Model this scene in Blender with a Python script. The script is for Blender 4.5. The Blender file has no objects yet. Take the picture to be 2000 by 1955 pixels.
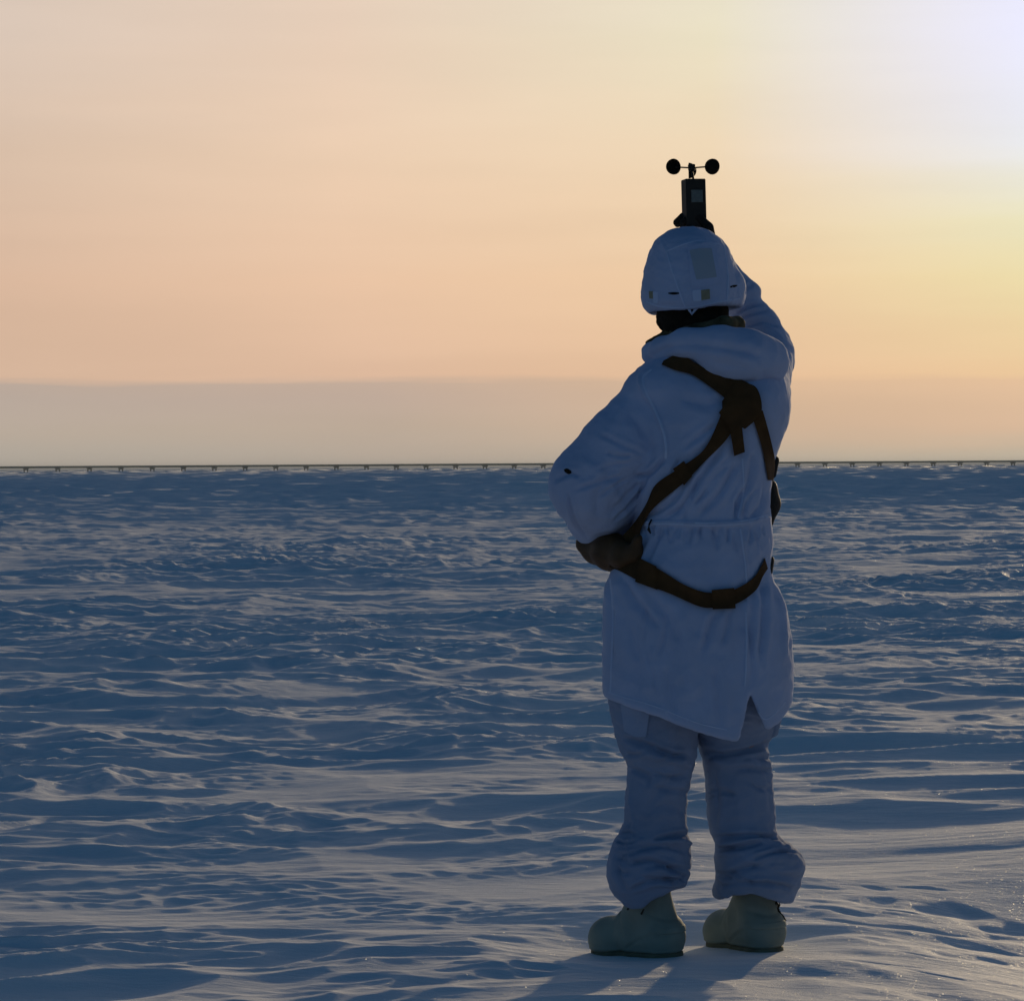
import bpy, math, random
import numpy as np
from mathutils import Vector, Matrix
from mathutils.bvhtree import BVHTree

random.seed(7)
R = math.radians
scene = bpy.context.scene
COL = scene.collection

# ------------------------------------------------------------------ camera
F = 5145.0                       # focal length in photo pixels (photo 2000 x 1955)
CX, CY = 1000.0, 977.5
HOR = 912.0                      # horizon row in the middle of the photo
CAM_H = 1.245
PITCH = math.atan((CY - HOR) / F)
ROLL = R(-0.36)
cam_rot = Matrix.Rotation(math.pi / 2 - PITCH, 3, 'X') @ Matrix.Rotation(ROLL, 3, 'Z')
cam_data = bpy.data.cameras.new('camera')
cam = bpy.data.objects.new('camera', cam_data)
COL.objects.link(cam)
cam.matrix_world = Matrix.Translation((0, 0, CAM_H)) @ cam_rot.to_4x4()
cam_data.sensor_fit = 'HORIZONTAL'
cam_data.sensor_width = 36.0
cam_data.lens = 36.0 * F / 2000.0
cam_data.clip_start = 0.1
cam_data.clip_end = 60000
scene.camera = cam
CAM = Vector((0, 0, CAM_H))

# ------------------------------------------------------------------ sky and sun
SUN_AZ, SUN_EL = R(20.0), R(7.5)
SUN = Vector((math.sin(SUN_AZ) * math.cos(SUN_EL), math.cos(SUN_AZ) * math.cos(SUN_EL), math.sin(SUN_EL)))

def lin(r, g, b, k=1.0):
    def c(v):
        v /= 255.0
        return v / 12.92 if v <= 0.04045 else ((v + 0.055) / 1.055) ** 2.4
    return (c(r) * k, c(g) * k, c(b) * k, 1.0)

world = bpy.data.worlds.new('World')
scene.world = world
world.use_nodes = True
wn, wl = world.node_tree.nodes, world.node_tree.links
wn.clear()

def wmath(op, a, b=None, c=None):
    n = wn.new('ShaderNodeMath'); n.operation = op
    for i, v in enumerate((a, b, c)):
        if v is None: continue
        if isinstance(v, (int, float)): n.inputs[i].default_value = v
        else: wl.new(v, n.inputs[i])
    return n.outputs[0]

def wrange(v, a, b, c=0.0, d=1.0, smooth=True):
    n = wn.new('ShaderNodeMapRange')
    n.interpolation_type = 'SMOOTHSTEP' if smooth else 'LINEAR'
    wl.new(v, n.inputs[0])
    for i, x in enumerate((a, b, c, d)): n.inputs[i + 1].default_value = x
    return n.outputs[0]

def wramp(v, stops):
    n = wn.new('ShaderNodeValToRGB')
    e = n.color_ramp.elements
    while len(e) > 1: e.remove(e[-1])
    e[0].position, e[0].color = stops[0]
    for p, c in stops[1:]:
        k = e.new(p); k.color = c
    wl.new(v, n.inputs[0])
    return n.outputs[0]

def wmix(f, a, b):
    n = wn.new('ShaderNodeMix'); n.data_type = 'RGBA'
    if isinstance(f, (int, float)): n.inputs[0].default_value = f
    else: wl.new(f, n.inputs[0])
    for s, v in ((6, a), (7, b)):
        if isinstance(v, tuple): n.inputs[s].default_value = v
        else: wl.new(v, n.inputs[s])
    return n.outputs[2]

tc = wn.new('ShaderNodeTexCoord')
nrm = wn.new('ShaderNodeVectorMath'); nrm.operation = 'NORMALIZE'
wl.new(tc.outputs['Generated'], nrm.inputs[0])
dirv = nrm.outputs[0]
sep = wn.new('ShaderNodeSeparateXYZ'); wl.new(dirv, sep.inputs[0])
dt = wn.new('ShaderNodeVectorMath'); dt.operation = 'DOT_PRODUCT'
wl.new(dirv, dt.inputs[0]); dt.inputs[1].default_value = SUN
ang = wmath('MULTIPLY', wmath('ARCCOSINE', dt.outputs['Value']), 180 / math.pi)      # degrees from the sun
elev = wmath('MULTIPLY', wmath('ARCSINE', sep.outputs[2]), 180 / math.pi)            # degrees above the horizon
# ragged haze layers: shift the elevation with streaky noise
mp = wn.new('ShaderNodeMapping'); mp.inputs['Scale'].default_value = (3.2, 3.2, 50.0)
wl.new(dirv, mp.inputs[0])
nz = wn.new('ShaderNodeTexNoise'); nz.inputs['Scale'].default_value = 1.6; nz.inputs['Detail'].default_value = 5
wl.new(mp.outputs[0], nz.inputs['Vector'])
shift = wmath('MULTIPLY', wmath('SUBTRACT', nz.outputs[0], 0.5), 0.75)
elev_s = wmath('ADD', elev, shift)
t = wmath('DIVIDE', elev_s, 20.0)
# warm haze on the side of the sun: away from it and close to it
edge = lambda lo, hi: [(0.090, lo), (0.0965, hi)]
sky_33 = wramp(t, [(0.0, lin(176, 168, 156)), (0.04, lin(184, 170, 155)), (0.075, lin(184, 169, 157))] + edge(lin(186, 169, 156), lin(213, 181, 156)) +
               [(0.2, lin(213, 180, 156)), (0.33, lin(212, 187, 167)), (0.46, lin(214, 196, 182)), (0.7, lin(205, 195, 186)), (1.0, lin(184, 182, 190))])
sky_24 = wramp(t, [(0.0, lin(182, 170, 156)), (0.04, lin(190, 171, 153)), (0.075, lin(194, 172, 156))] + edge(lin(198, 174, 156), lin(224, 187, 159)) +
               [(0.2, lin(233, 196, 165)), (0.33, lin(236, 206, 178)), (0.46, lin(233, 208, 186)), (0.7, lin(222, 206, 192)), (1.0, lin(196, 194, 202))])
sky_17 = wramp(t, [(0.0, lin(196, 184, 165)), (0.015, lin(198, 180, 158)), (0.04, lin(212, 182, 154)), (0.075, lin(217, 184, 153))] + edge(lin(221, 186, 153), lin(232, 193, 156)) +
               [(0.2, lin(238, 204, 165)), (0.33, lin(238, 214, 181)), (0.46, lin(235, 225, 197)), (0.7, lin(232, 230, 222)), (1.0, lin(214, 214, 226))])
sky_9 = wramp(t, [(0.0, lin(206, 193, 170)), (0.015, lin(208, 189, 164)), (0.04, lin(226, 191, 159)), (0.075, lin(229, 193, 158))] + edge(lin(232, 195, 157), lin(238, 203, 157)) +
              [(0.2, lin(237, 222, 172)), (0.26, lin(236, 229, 192)), (0.34, lin(235, 235, 238)), (0.46, lin(235, 235, 255)), (1.0, lin(228, 230, 250))])
warm = wmix(wrange(ang, 23.5, 33.0, smooth=False), sky_24, sky_33)
warm = wmix(wrange(ang, 15.5, 23.5, smooth=False), sky_17, warm)
warm = wmix(wrange(ang, 9.0, 15.5, smooth=False), sky_9, warm)
glow = wrange(ang, 6.0, 1.5, 0.0, 0.8)
warm = wmix(glow, warm, lin(245, 245, 255, 1.5))
# faint streaks of thin cloud
mp2 = wn.new('ShaderNodeMapping'); mp2.inputs['Scale'].default_value = (3.0, 3.0, 26.0); mp2.inputs['Rotation'].default_value = (0, R(2), 0)
wl.new(dirv, mp2.inputs[0])
nz2 = wn.new('ShaderNodeTexNoise'); nz2.inputs['Scale'].default_value = 2.2; nz2.inputs['Detail'].default_value = 6
wl.new(mp2.outputs[0], nz2.inputs['Vector'])
strk = wn.new('ShaderNodeVectorMath'); strk.operation = 'SCALE'
wl.new(warm, strk.inputs[0]); wl.new(wrange(nz2.outputs[0], 0.3, 0.7, 0.978, 1.02), strk.inputs['Scale'])
warm = strk.outputs[0]
# clear blue sky overhead and behind
sky = wn.new('ShaderNodeTexSky'); sky.sky_type = 'NISHITA'; sky.sun_disc = False
sky.sun_elevation = SUN_EL; sky.sun_rotation = SUN_AZ
sky.air_density = 1.0; sky.dust_density = 0.4; sky.ozone_density = 2.5
tint = wn.new('ShaderNodeVectorMath'); tint.operation = 'MULTIPLY'
wl.new(sky.outputs[0], tint.inputs[0])
SKY_STR = 0.037
tint.inputs[1].default_value = (0.72 * SKY_STR, 1.34 * SKY_STR, 1.62 * SKY_STR)
# the dusky band low on the far side of the sky
blue = wmix(wrange(elev, 22.0, 1.0, 0.0, 0.85), tint.outputs[0], lin(72, 97, 128))
m_ang = wrange(ang, 33.0, 80.0, 1.0, 0.0)
m_el = wrange(elev, 12.0, 40.0, 1.0, 0.0)
final = wmix(wmath('MULTIPLY', m_ang, m_el), blue, warm)
bg = wn.new('ShaderNodeBackground'); bg.inputs['Strength'].default_value = 1.0
wl.new(final, bg.inputs['Color'])
wo = wn.new('ShaderNodeOutputWorld'); wl.new(bg.outputs[0], wo.inputs['Surface'])

sd = bpy.data.lights.new('sun', 'SUN')
sd.energy = 2.0; sd.angle = R(1.2); sd.color = (1.0, 0.75, 0.44)
so = bpy.data.objects.new('sun', sd); COL.objects.link(so)
so.rotation_euler = (-SUN).to_track_quat('-Z', 'Y').to_euler()
so.location = SUN * 200

scene.view_settings.view_transform = 'Standard'
scene.view_settings.look = 'None'
scene.view_settings.exposure = 0.0
scene.view_settings.gamma = 1.0
scene.view_settings.use_curve_mapping = False

# ------------------------------------------------------------------ helpers: pixel frame <-> world
D0 = 6.70                        # distance of the person
K = D0 / F                       # metres per photo pixel at that distance
EX = cam_rot @ Vector((1, 0, 0)); EY = cam_rot @ Vector((0, -1, 0)); EZ = cam_rot @ Vector((0, 0, -1))
EXn, EYn, EZn = np.array(EX), np.array(EY), np.array(EZ)
CAMn = np.array(CAM)

def W(p):
    """body frame (u right, v down, w away; pixels at the person's distance) -> world"""
    p = np.asarray(p, float)
    return (CAMn + np.multiply.outer((p[..., 0] - CX) * K, EXn) + np.multiply.outer((p[..., 1] - CY) * K, EYn)
            + np.multiply.outer(D0 + p[..., 2] * K, EZn))

def to_body(P):
    d = np.asarray(P, float) - CAMn
    return np.stack([d @ EXn / K + CX, d @ EYn / K + CY, (d @ EZn - D0) / K], -1)

def to_px(P):
    d = np.asarray(P, float) - CAMn
    z = d @ EZn
    return np.stack([d @ EXn / z * F + CX, d @ EYn / z * F + CY], -1)

def Q(u, v, w):
    """a point seen at (u, v) when it stands w behind the person's plane"""
    s = 1 + w * K / D0
    return (CX + (u - CX) * s, CY + (v - CY) * s, w)

def ray(u, v):
    d = EX * ((u - CX) / F) + EY * ((v - CY) / F) + EZ
    return d.normalized()

# ------------------------------------------------------------------ helpers: noise
_rng = np.random.RandomState(11)
_perm = _rng.permutation(512).astype(np.int32)
_ga = _rng.rand(512) * 2 * math.pi
_gx, _gy = np.cos(_ga), np.sin(_ga)

def perlin(x, y, seed=0):
    xi = np.floor(x).astype(np.int64); yi = np.floor(y).astype(np.int64)
    xf = x - xi; yf = y - yi
    u = xf * xf * xf * (xf * (xf * 6 - 15) + 10); v = yf * yf * yf * (yf * (yf * 6 - 15) + 10)
    def g(i, j, fx, fy):
        h = _perm[(_perm[(i + seed * 57) & 511] + j) & 511]
        return _gx[h] * fx + _gy[h] * fy
    a = g(xi, yi, xf, yf); b = g(xi + 1, yi, xf - 1, yf)
    c = g(xi, yi + 1, xf, yf - 1); d = g(xi + 1, yi + 1, xf - 1, yf - 1)
    return (a + (b - a) * u) * (1 - v) + (c + (d - c) * u) * v

def sstep(a, b, x):
    t = np.clip((x - a) / (b - a), 0, 1)
    return t * t * (3 - 2 * t)

# ------------------------------------------------------------------ helpers: materials
def mat(name, color, rough=0.8, spec=0.2, bump=None, var=0.0, vscale=20.0, sheen=0.0):
    m = bpy.data.materials.new(name); m.use_nodes = True
    nt = m.node_tree; b = nt.nodes['Principled BSDF']
    b.inputs['Base Color'].default_value = (*color, 1)
    b.inputs['Roughness'].default_value = rough
    b.inputs['Specular IOR Level'].default_value = spec
    b.inputs['Sheen Weight'].default_value = sheen
    tcn = nt.nodes.new('ShaderNodeTexCoord')
    if var > 0:
        n = nt.nodes.new('ShaderNodeTexNoise'); n.inputs['Scale'].default_value = vscale; n.inputs['Detail'].default_value = 6
        nt.links.new(tcn.outputs['Object'], n.inputs['Vector'])
        r = nt.nodes.new('ShaderNodeMapRange'); r.inputs[1].default_value = 0.3; r.inputs[2].default_value = 0.7
        r.inputs[3].default_value = 1 - var; r.inputs[4].default_value = 1 + var
        nt.links.new(n.outputs[0], r.inputs[0])
        mx = nt.nodes.new('ShaderNodeVectorMath'); mx.operation = 'SCALE'
        mx.inputs[0].default_value = color; nt.links.new(r.outputs[0], mx.inputs['Scale'])
        nt.links.new(mx.outputs[0], b.inputs['Base Color'])
    if bump:
        prev = None
        for sc, dist, st in bump:
            n = nt.nodes.new('ShaderNodeTexNoise'); n.inputs['Scale'].default_value = sc; n.inputs['Detail'].default_value = 4
            nt.links.new(tcn.outputs['Object'], n.inputs['Vector'])
            bp = nt.nodes.new('ShaderNodeBump'); bp.inputs['Distance'].default_value = dist; bp.inputs['Strength'].default_value = st
            nt.links.new(n.outputs[0], bp.inputs['Height'])
            if prev: nt.links.new(prev.outputs[0], bp.inputs['Normal'])
            prev = bp
        nt.links.new(prev.outputs[0], b.inputs['Normal'])
    return m

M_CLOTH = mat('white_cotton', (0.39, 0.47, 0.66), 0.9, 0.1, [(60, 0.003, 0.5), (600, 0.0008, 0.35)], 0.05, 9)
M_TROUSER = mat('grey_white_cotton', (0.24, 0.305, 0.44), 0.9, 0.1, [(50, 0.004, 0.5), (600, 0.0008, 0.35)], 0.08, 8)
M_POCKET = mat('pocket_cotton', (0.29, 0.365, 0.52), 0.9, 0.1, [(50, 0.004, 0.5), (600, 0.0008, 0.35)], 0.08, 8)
M_PATCH = mat('grey_mesh', (0.33, 0.39, 0.46), 0.9, 0.1, [(900, 0.001, 0.5)])
M_TAB = mat('olive_square', (0.26, 0.25, 0.17), 0.8, 0.1, [(500, 0.001, 0.4)], 0.1, 60)
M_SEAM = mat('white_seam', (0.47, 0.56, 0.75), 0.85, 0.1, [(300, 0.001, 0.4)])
M_STRAP = mat('brown_webbing', (0.066, 0.032, 0.010), 0.8, 0.2, [(420, 0.0012, 0.6)], 0.25, 25)
M_PLASTIC = mat('black_plastic', (0.020, 0.017, 0.013), 0.6, 0.25, [(300, 0.0006, 0.3)], 0.1, 40)
M_CUP = mat('matt_black_cup', (0.018, 0.015, 0.011), 1.0, 0.0, [(300, 0.0004, 0.2)], 0.1, 40)
M_LEATHER = mat('brown_leather', (0.075, 0.036, 0.011), 0.6, 0.3, [(120, 0.002, 0.4)], 0.2, 18)
M_FLEECE = mat('dark_fleece', (0.018, 0.014, 0.010), 0.95, 0.1, [(180, 0.004, 0.8)], 0.3, 40)
M_COLLAR = mat('camouflage_collar', (0.085, 0.072, 0.040), 0.9, 0.1, [(90, 0.003, 0.5)], 0.5, 45)
M_GLOVE = mat('black_glove', (0.016, 0.014, 0.012), 0.8, 0.2, [(200, 0.002, 0.5)], 0.2, 30)
M_SKIN = mat('skin', (0.42, 0.25, 0.18), 0.55, 0.4, [(150, 0.001, 0.3)], 0.05, 20)
M_RUBBER = mat('cream_rubber', (0.25, 0.28, 0.235), 0.75, 0.2, [(60, 0.002, 0.3), (400, 0.0006, 0.3)], 0.12, 14)
M_SOLE = mat('tan_sole', (0.13, 0.13, 0.085), 0.8, 0.2, [(150, 0.002, 0.5)], 0.2, 30)
M_LACE = mat('dark_lace', (0.05, 0.043, 0.03), 0.9, 0.1, [(900, 0.001, 0.5)])
M_SCREEN = mat('grey_label', (0.11, 0.13, 0.12), 0.4, 0.4, [(60, 0.0005, 0.2)], 0.2, 120)
M_PIPE = mat('galvanised_pipe', (0.20, 0.20, 0.12), 0.7, 0.3, [(3, 0.02, 0.3)], 0.15, 0.6)
M_STEEL = mat('weathered_steel', (0.12, 0.12, 0.07), 0.7, 0.3, [(5, 0.02, 0.3)], 0.2, 1.0)

def snow_material():
    m = bpy.data.materials.new('wind_blown_snow'); m.use_nodes = True
    nt = m.node_tree; N = nt.nodes; L = nt.links
    b = N['Principled BSDF']
    b.inputs['Roughness'].default_value = 0.75
    b.inputs['Specular IOR Level'].default_value = 0.25
    g = N.new('ShaderNodeNewGeometry')
    n1 = N.new('ShaderNodeTexNoise'); n1.inputs['Scale'].default_value = 1.3; n1.inputs['Detail'].default_value = 6
    L.new(g.outputs['Position'], n1.inputs['Vector'])
    cr = N.new('ShaderNodeValToRGB')
    cr.color_ramp.elements[0].position = 0.3; cr.color_ramp.elements[0].color = (0.74, 0.78, 0.84, 1)
    cr.color_ramp.elements[1].position = 0.7; cr.color_ramp.elements[1].color = (0.84, 0.86, 0.89, 1)
    L.new(n1.outputs[0], cr.inputs[0]); L.new(cr.outputs[0], b.inputs['Base Color'])
    # fine wind-packed grain
    mp = N.new('ShaderNodeMapping'); mp.inputs['Scale'].default_value = (9, 34, 20); mp.inputs['Rotation'].default_value = (0, 0, R(8))
    L.new(g.outputs['Position'], mp.inputs[0])
    n2 = N.new('ShaderNodeTexNoise'); n2.inputs['Scale'].default_value = 1.0; n2.inputs['Detail'].default_value = 7; n2.inputs['Roughness'].default_value = 0.62
    L.new(mp.outputs[0], n2.inputs['Vector'])
    b1 = N.new('ShaderNodeBump'); b1.inputs['Distance'].default_value = 0.010; b1.inputs['Strength'].default_value = 0.55
    L.new(n2.outputs[0], b1.inputs['Height'])
    n3 = N.new('ShaderNodeTexNoise'); n3.inputs['Scale'].default_value = 260; n3.inputs['Detail'].default_value = 2
    L.new(g.outputs['Position'], n3.inputs['Vector'])
    b2 = N.new('ShaderNodeBump'); b2.inputs['Distance'].default_value = 0.0016; b2.inputs['Strength'].default_value = 0.6
    L.new(n3.outputs[0], b2.inputs['Height']); L.new(b1.outputs[0], b2.inputs['Normal'])
    L.new(b2.outputs[0], b.inputs['Normal'])
    # ice crystals: sparse tiny facets with their own tilt
    vo = N.new('ShaderNodeTexVoronoi'); vo.inputs['Scale'].default_value = 620
    L.new(g.outputs['Position'], vo.inputs['Vector'])
    sp = N.new('ShaderNodeSeparateColor'); L.new(vo.outputs['Color'], sp.inputs[0])
    gt = N.new('ShaderNodeMath'); gt.operation = 'GREATER_THAN'; gt.inputs[1].default_value = 0.94
    L.new(sp.outputs[0], gt.inputs[0])
    sub = N.new('ShaderNodeVectorMath'); sub.operation = 'SUBTRACT'; sub.inputs[1].default_value = (0.5, 0.5, 0.5)
    L.new(vo.outputs['Color'], sub.inputs[0])
    scl = N.new('ShaderNodeVectorMath'); scl.operation = 'SCALE'; scl.inputs['Scale'].default_value = 1.1
    L.new(sub.outputs[0], scl.inputs[0])
    ad = N.new('ShaderNodeVectorMath'); ad.operation = 'ADD'
    L.new(scl.outputs[0], ad.inputs[0]); L.new(g.outputs['Normal'], ad.inputs[1])
    nm = N.new('ShaderNodeVectorMath'); nm.operation = 'NORMALIZE'; L.new(ad.outputs[0], nm.inputs[0])
    gl = N.new('ShaderNodeBsdfGlossy'); gl.inputs['Roughness'].default_value = 0.22; gl.inputs['Color'].default_value = (0.6, 0.6, 0.6, 1)
    L.new(nm.outputs[0], gl.inputs['Normal'])
    mx = N.new('ShaderNodeMixShader')
    ml = N.new('ShaderNodeMath'); ml.operation = 'MULTIPLY'; ml.inputs[1].default_value = 0.05
    L.new(gt.outputs[0], ml.inputs[0]); L.new(ml.outputs[0], mx.inputs[0])
    L.new(b.outputs[0], mx.inputs[1]); L.new(gl.outputs[0], mx.inputs[2])
    L.new(mx.outputs[0], N['Material Output'].inputs['Surface'])
    return m
M_SNOW = snow_material()

# ------------------------------------------------------------------ helpers: objects
def tag(o, label=None, cat=None, group=None, kind=None):
    if label: o['label'] = label
    if cat: o['category'] = cat
    if group: o['group'] = group
    if kind: o['kind'] = kind

def mesh_obj(name, verts, faces, material, parent=None, smooth=True):
    verts = np.asarray(verts, float)
    me = bpy.data.meshes.new(name)
    if isinstance(faces, np.ndarray) and faces.ndim == 2:
        n, c = faces.shape
        me.vertices.add(len(verts)); me.vertices.foreach_set('co', verts.astype(np.float32).ravel())
        me.loops.add(n * c); me.loops.foreach_set('vertex_index', faces.astype(np.int32).ravel())
        me.polygons.add(n); me.polygons.foreach_set('loop_start', np.arange(0, n * c, c, dtype=np.int32))
        me.polygons.foreach_set('loop_total', np.full(n, c, dtype=np.int32))
        me.update(calc_edges=True)
    else:
        me.from_pydata([tuple(v) for v in verts], [], faces); me.update()
    if smooth: me.polygons.foreach_set('use_smooth', np.ones(len(me.polygons), dtype=bool))
    me.materials.append(material)
    o = bpy.data.objects.new(name, me); COL.objects.link(o)
    if parent is not None: adopt(o, parent)
    return o

def world_of(o):
    m = o.matrix_basis.copy()
    if o.parent: m = world_of(o.parent) @ o.matrix_parent_inverse @ m
    return m

def adopt(o, parent):
    o.parent = parent
    o.matrix_parent_inverse = world_of(parent).inverted()

def empty(name, loc):
    o = bpy.data.objects.new(name, None); COL.objects.link(o)
    o.location = loc; o.empty_display_size = 0.2
    return o

def tube(pts, rad, seg=8, caps=True):
    """round tube along world points; rad a number or a list"""
    pts = [Vector(p) for p in pts]; n = len(pts)
    rads = rad if isinstance(rad, (list, tuple)) else [rad] * n
    vs, fs = [], []
    up = Vector((0.13, 0.31, 0.94))
    for i, p in enumerate(pts):
        d = (pts[min(i + 1, n - 1)] - pts[max(i - 1, 0)]).normalized()
        a = d.cross(up)
        if a.length < 1e-4: a = d.cross(Vector((1, 0, 0)))
        a.normalize(); b = d.cross(a)
        for k in range(seg):
            t = 2 * math.pi * k / seg
            vs.append(p + (a * math.cos(t) + b * math.sin(t)) * rads[i])
    for i in range(n - 1):
        for k in range(seg):
            fs.append((i * seg + k, i * seg + (k + 1) % seg, (i + 1) * seg + (k + 1) % seg, (i + 1) * seg + k))
    if caps:
        fs.append(tuple(range(seg))[::-1]); fs.append(tuple((n - 1) * seg + k for k in range(seg)))
    return [tuple(v) for v in vs], fs

def box(c, ax, ay, az, bev=0.12):
    """bevelled box from centre and half axes (Vectors)"""
    vs, fs = [], []
    import itertools
    c = Vector(c)
    m = min(ax.length, ay.length, az.length) * bev
    ks = [1 - m / v.length for v in (ax, ay, az)]
    idx = {}
    for s in itertools.product((-1, 1), repeat=3):
        for f in range(3):
            q = [s[i] * (1 if i == f else ks[i]) for i in range(3)]
            idx[(s, f)] = len(vs); vs.append(tuple(c + ax * q[0] + ay * q[1] + az * q[2]))
    for f in range(3):
        o1, o2 = (f + 1) % 3, (f + 2) % 3
        for sg in (-1, 1):
            ring = []
            for a, b in ((-1, -1), (1, -1), (1, 1), (-1, 1)):
                s = [0, 0, 0]; s[f] = sg; s[o1] = a; s[o2] = b
                ring.append(idx[(tuple(s), f)])
            fs.append(tuple(ring if sg > 0 else ring[::-1]))
    for f in range(3):
        o1, o2 = (f + 1) % 3, (f + 2) % 3
        for a in (-1, 1):
            for b in (-1, 1):
                s0 = [0, 0, 0]; s0[o1] = a; s0[o2] = b
                s1 = list(s0); s0[f] = -1; s1[f] = 1
                s0, s1 = tuple(s0), tuple(s1)
                q = (idx[(s0, o1)], idx[(s1, o1)], idx[(s1, o2)], idx[(s0, o2)])
                fs.append(q if a * b > 0 else q[::-1])
    for s in itertools.product((-1, 1), repeat=3):
        q = (idx[(s, 0)], idx[(s, 1)], idx[(s, 2)])
        fs.append(q if s[0] * s[1] * s[2] > 0 else q[::-1])
    return vs, fs

def join(parts):
    V, Fc = [], []
    for v, f in parts:
        o = len(V); V += list(v); Fc += [tuple(i + o for i in q) for q in f]
    return V, Fc

# ------------------------------------------------------------------ helpers: distance fields -> surface
class Field:
    def __init__(s, lo, hi, h):
        s.lo, s.h = np.array(lo, float), float(h)
        n = [int(math.ceil((b - a) / h)) + 1 for a, b in zip(lo, hi)]
        ax = [np.float32(lo[i]) + np.float32(h) * np.arange(n[i], dtype=np.float32) for i in range(3)]
        s.u, s.v, s.w = ax[0][:, None, None], ax[1][None, :, None], ax[2][None, None, :]
        s.f = np.full(n, 1e3, np.float32)
    def ell(s, c, r):
        q = np.sqrt(((s.u - c[0]) / r[0]) ** 2 + ((s.v - c[1]) / r[1]) ** 2 + ((s.w - c[2]) / r[2]) ** 2)
        return (q - 1) * min(r)
    def cone(s, a, ra, b, rb):
        a, b = np.array(a, np.float32), np.array(b, np.float32); d = b - a; dd = float(d @ d)
        t = np.clip(((s.u - a[0]) * d[0] + (s.v - a[1]) * d[1] + (s.w - a[2]) * d[2]) / dd, 0, 1)
        q = np.sqrt((s.u - a[0] - d[0] * t) ** 2 + (s.v - a[1] - d[1] * t) ** 2 + (s.w - a[2] - d[2] * t) ** 2)
        return q - (ra + (rb - ra) * t)
    def chain(s, pts, k=12):
        f = None
        for (p, r), (p2, r2) in zip(pts[:-1], pts[1:]):
            c = s.cone(p, r, p2, r2); f = c if f is None else smin(f, c, k)
        return f
    def loft(s, rings, p=2.2, cap=True):
        """rings: (v, left, right, w centre, half depth)"""
        a = np.array(rings, np.float32); v = s.v[0, :, 0]
        it = lambda i: np.interp(v, a[:, 0], a[:, i]).astype(np.float32)[None, :, None]
        L, Rr, wc, hd = it(1), it(2), it(3), it(4)
        cu, hw = (L + Rr) / 2, (Rr - L) / 2
        q = (np.abs((s.u - cu) / hw) ** p + np.abs((s.w - wc) / hd) ** p) ** (1 / p)
        f = (q - 1) * np.minimum(hw, hd)
        if cap:
            f = np.maximum(f, np.maximum(a[0, 0] - s.v, s.v - a[-1, 0]) + 0 * f)
        return f
    def add(s, g, k=0): s.f = np.minimum(s.f, g) if k == 0 else smin(s.f, g, k)
    def cut(s, g): s.f = np.maximum(s.f, -g)
    def keep(s, g): s.f = np.maximum(s.f, g)
    def surface(s, smooth=2):
        f = s.f; nx, ny, nz = f.shape
        ins = f < 0
        cnt = np.zeros((nx - 1, ny - 1, nz - 1), np.int8)
        for i in (0, 1):
            for j in (0, 1):
                for k in (0, 1): cnt += ins[i:nx - 1 + i, j:ny - 1 + j, k:nz - 1 + k]
        act = (cnt > 0) & (cnt < 8)
        I, J, Kk = np.nonzero(act)
        ids = np.full(act.shape, -1, np.int64); ids[I, J, Kk] = np.arange(len(I))
        cor = {(i, j, k): f[I + i, J + j, Kk + k] for i in (0, 1) for j in (0, 1) for k in (0, 1)}
        acc = np.zeros((len(I), 3)); num = np.zeros(len(I))
        for ax in range(3):
            for a in (0, 1):
                for b in (0, 1):
                    c0 = [0, 0, 0]; o = [x for x in range(3) if x != ax]; c0[o[0]] = a; c0[o[1]] = b
                    c1 = list(c0); c1[ax] = 1
                    f0, f1 = cor[tuple(c0)], cor[tuple(c1)]
                    m = (f0 < 0) != (f1 < 0)
                    t = np.where(m, f0 / np.where(m, f0 - f1, 1), 0)
                    p = np.zeros((len(I), 3)); p[:, o[0]] = a; p[:, o[1]] = b; p[:, ax] = t
                    acc += p * m[:, None]; num += m
        V = (np.stack([I, J, Kk], 1) + acc / num[:, None]) * s.h + s.lo
        quads = []
        for ax in range(3):
            o = [x for x in range(3) if x != ax]
            sl0 = [slice(1, -1)] * 3; sl1 = [slice(1, -1)] * 3
            sl0[ax] = slice(0, -1); sl1[ax] = slice(1, None)
            A, B = ins[tuple(sl0)], ins[tuple(sl1)]
            e = np.stack(np.nonzero(A != B), 1)
            if not len(e): continue
            flip = A[A != B]
            base = e.copy(); base[:, o[0]] += 1; base[:, o[1]] += 1
            def g(d0, d1):
                c = base.copy(); c[:, o[0]] -= d0; c[:, o[1]] -= d1
                return ids[c[:, 0], c[:, 1], c[:, 2]]
            q = np.stack([g(1, 1), g(0, 1), g(0, 0), g(1, 0)], 1)
            if ax == 1: flip = ~flip
            q[~flip] = q[~flip][:, ::-1]
            quads.append(q)
        q = np.concatenate(quads)
        q = q[(q >= 0).all(1)]
        # the body frame (u, v, w) is right handed like the world: orientation is kept; make it point outwards
        c = V[q[:, 0]]; vol = (c * np.cross(V[q[:, 1]], V[q[:, 2]])).sum() + (c * np.cross(V[q[:, 2]], V[q[:, 3]])).sum()
        if vol < 0: q = q[:, ::-1].copy()
        return relax(V, q, smooth), q

def smin(a, b, k):
    h = np.clip(0.5 + 0.5 * (b - a) / k, 0, 1)
    return b + (a - b) * h - k * h * (1 - h)

def relax(V, q, n):
    e = np.concatenate([q[:, [0, 1]], q[:, [1, 2]], q[:, [2, 3]], q[:, [3, 0]]])
    e = np.concatenate([e, e[:, ::-1]])
    deg = np.bincount(e[:, 0], minlength=len(V))[:, None]
    for _ in range(n):
        s = np.stack([np.bincount(e[:, 0], weights=V[e[:, 1], i], minlength=len(V)) for i in range(3)], 1)
        V = V * 0.5 + 0.5 * s / np.maximum(deg, 1)
    return V

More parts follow.
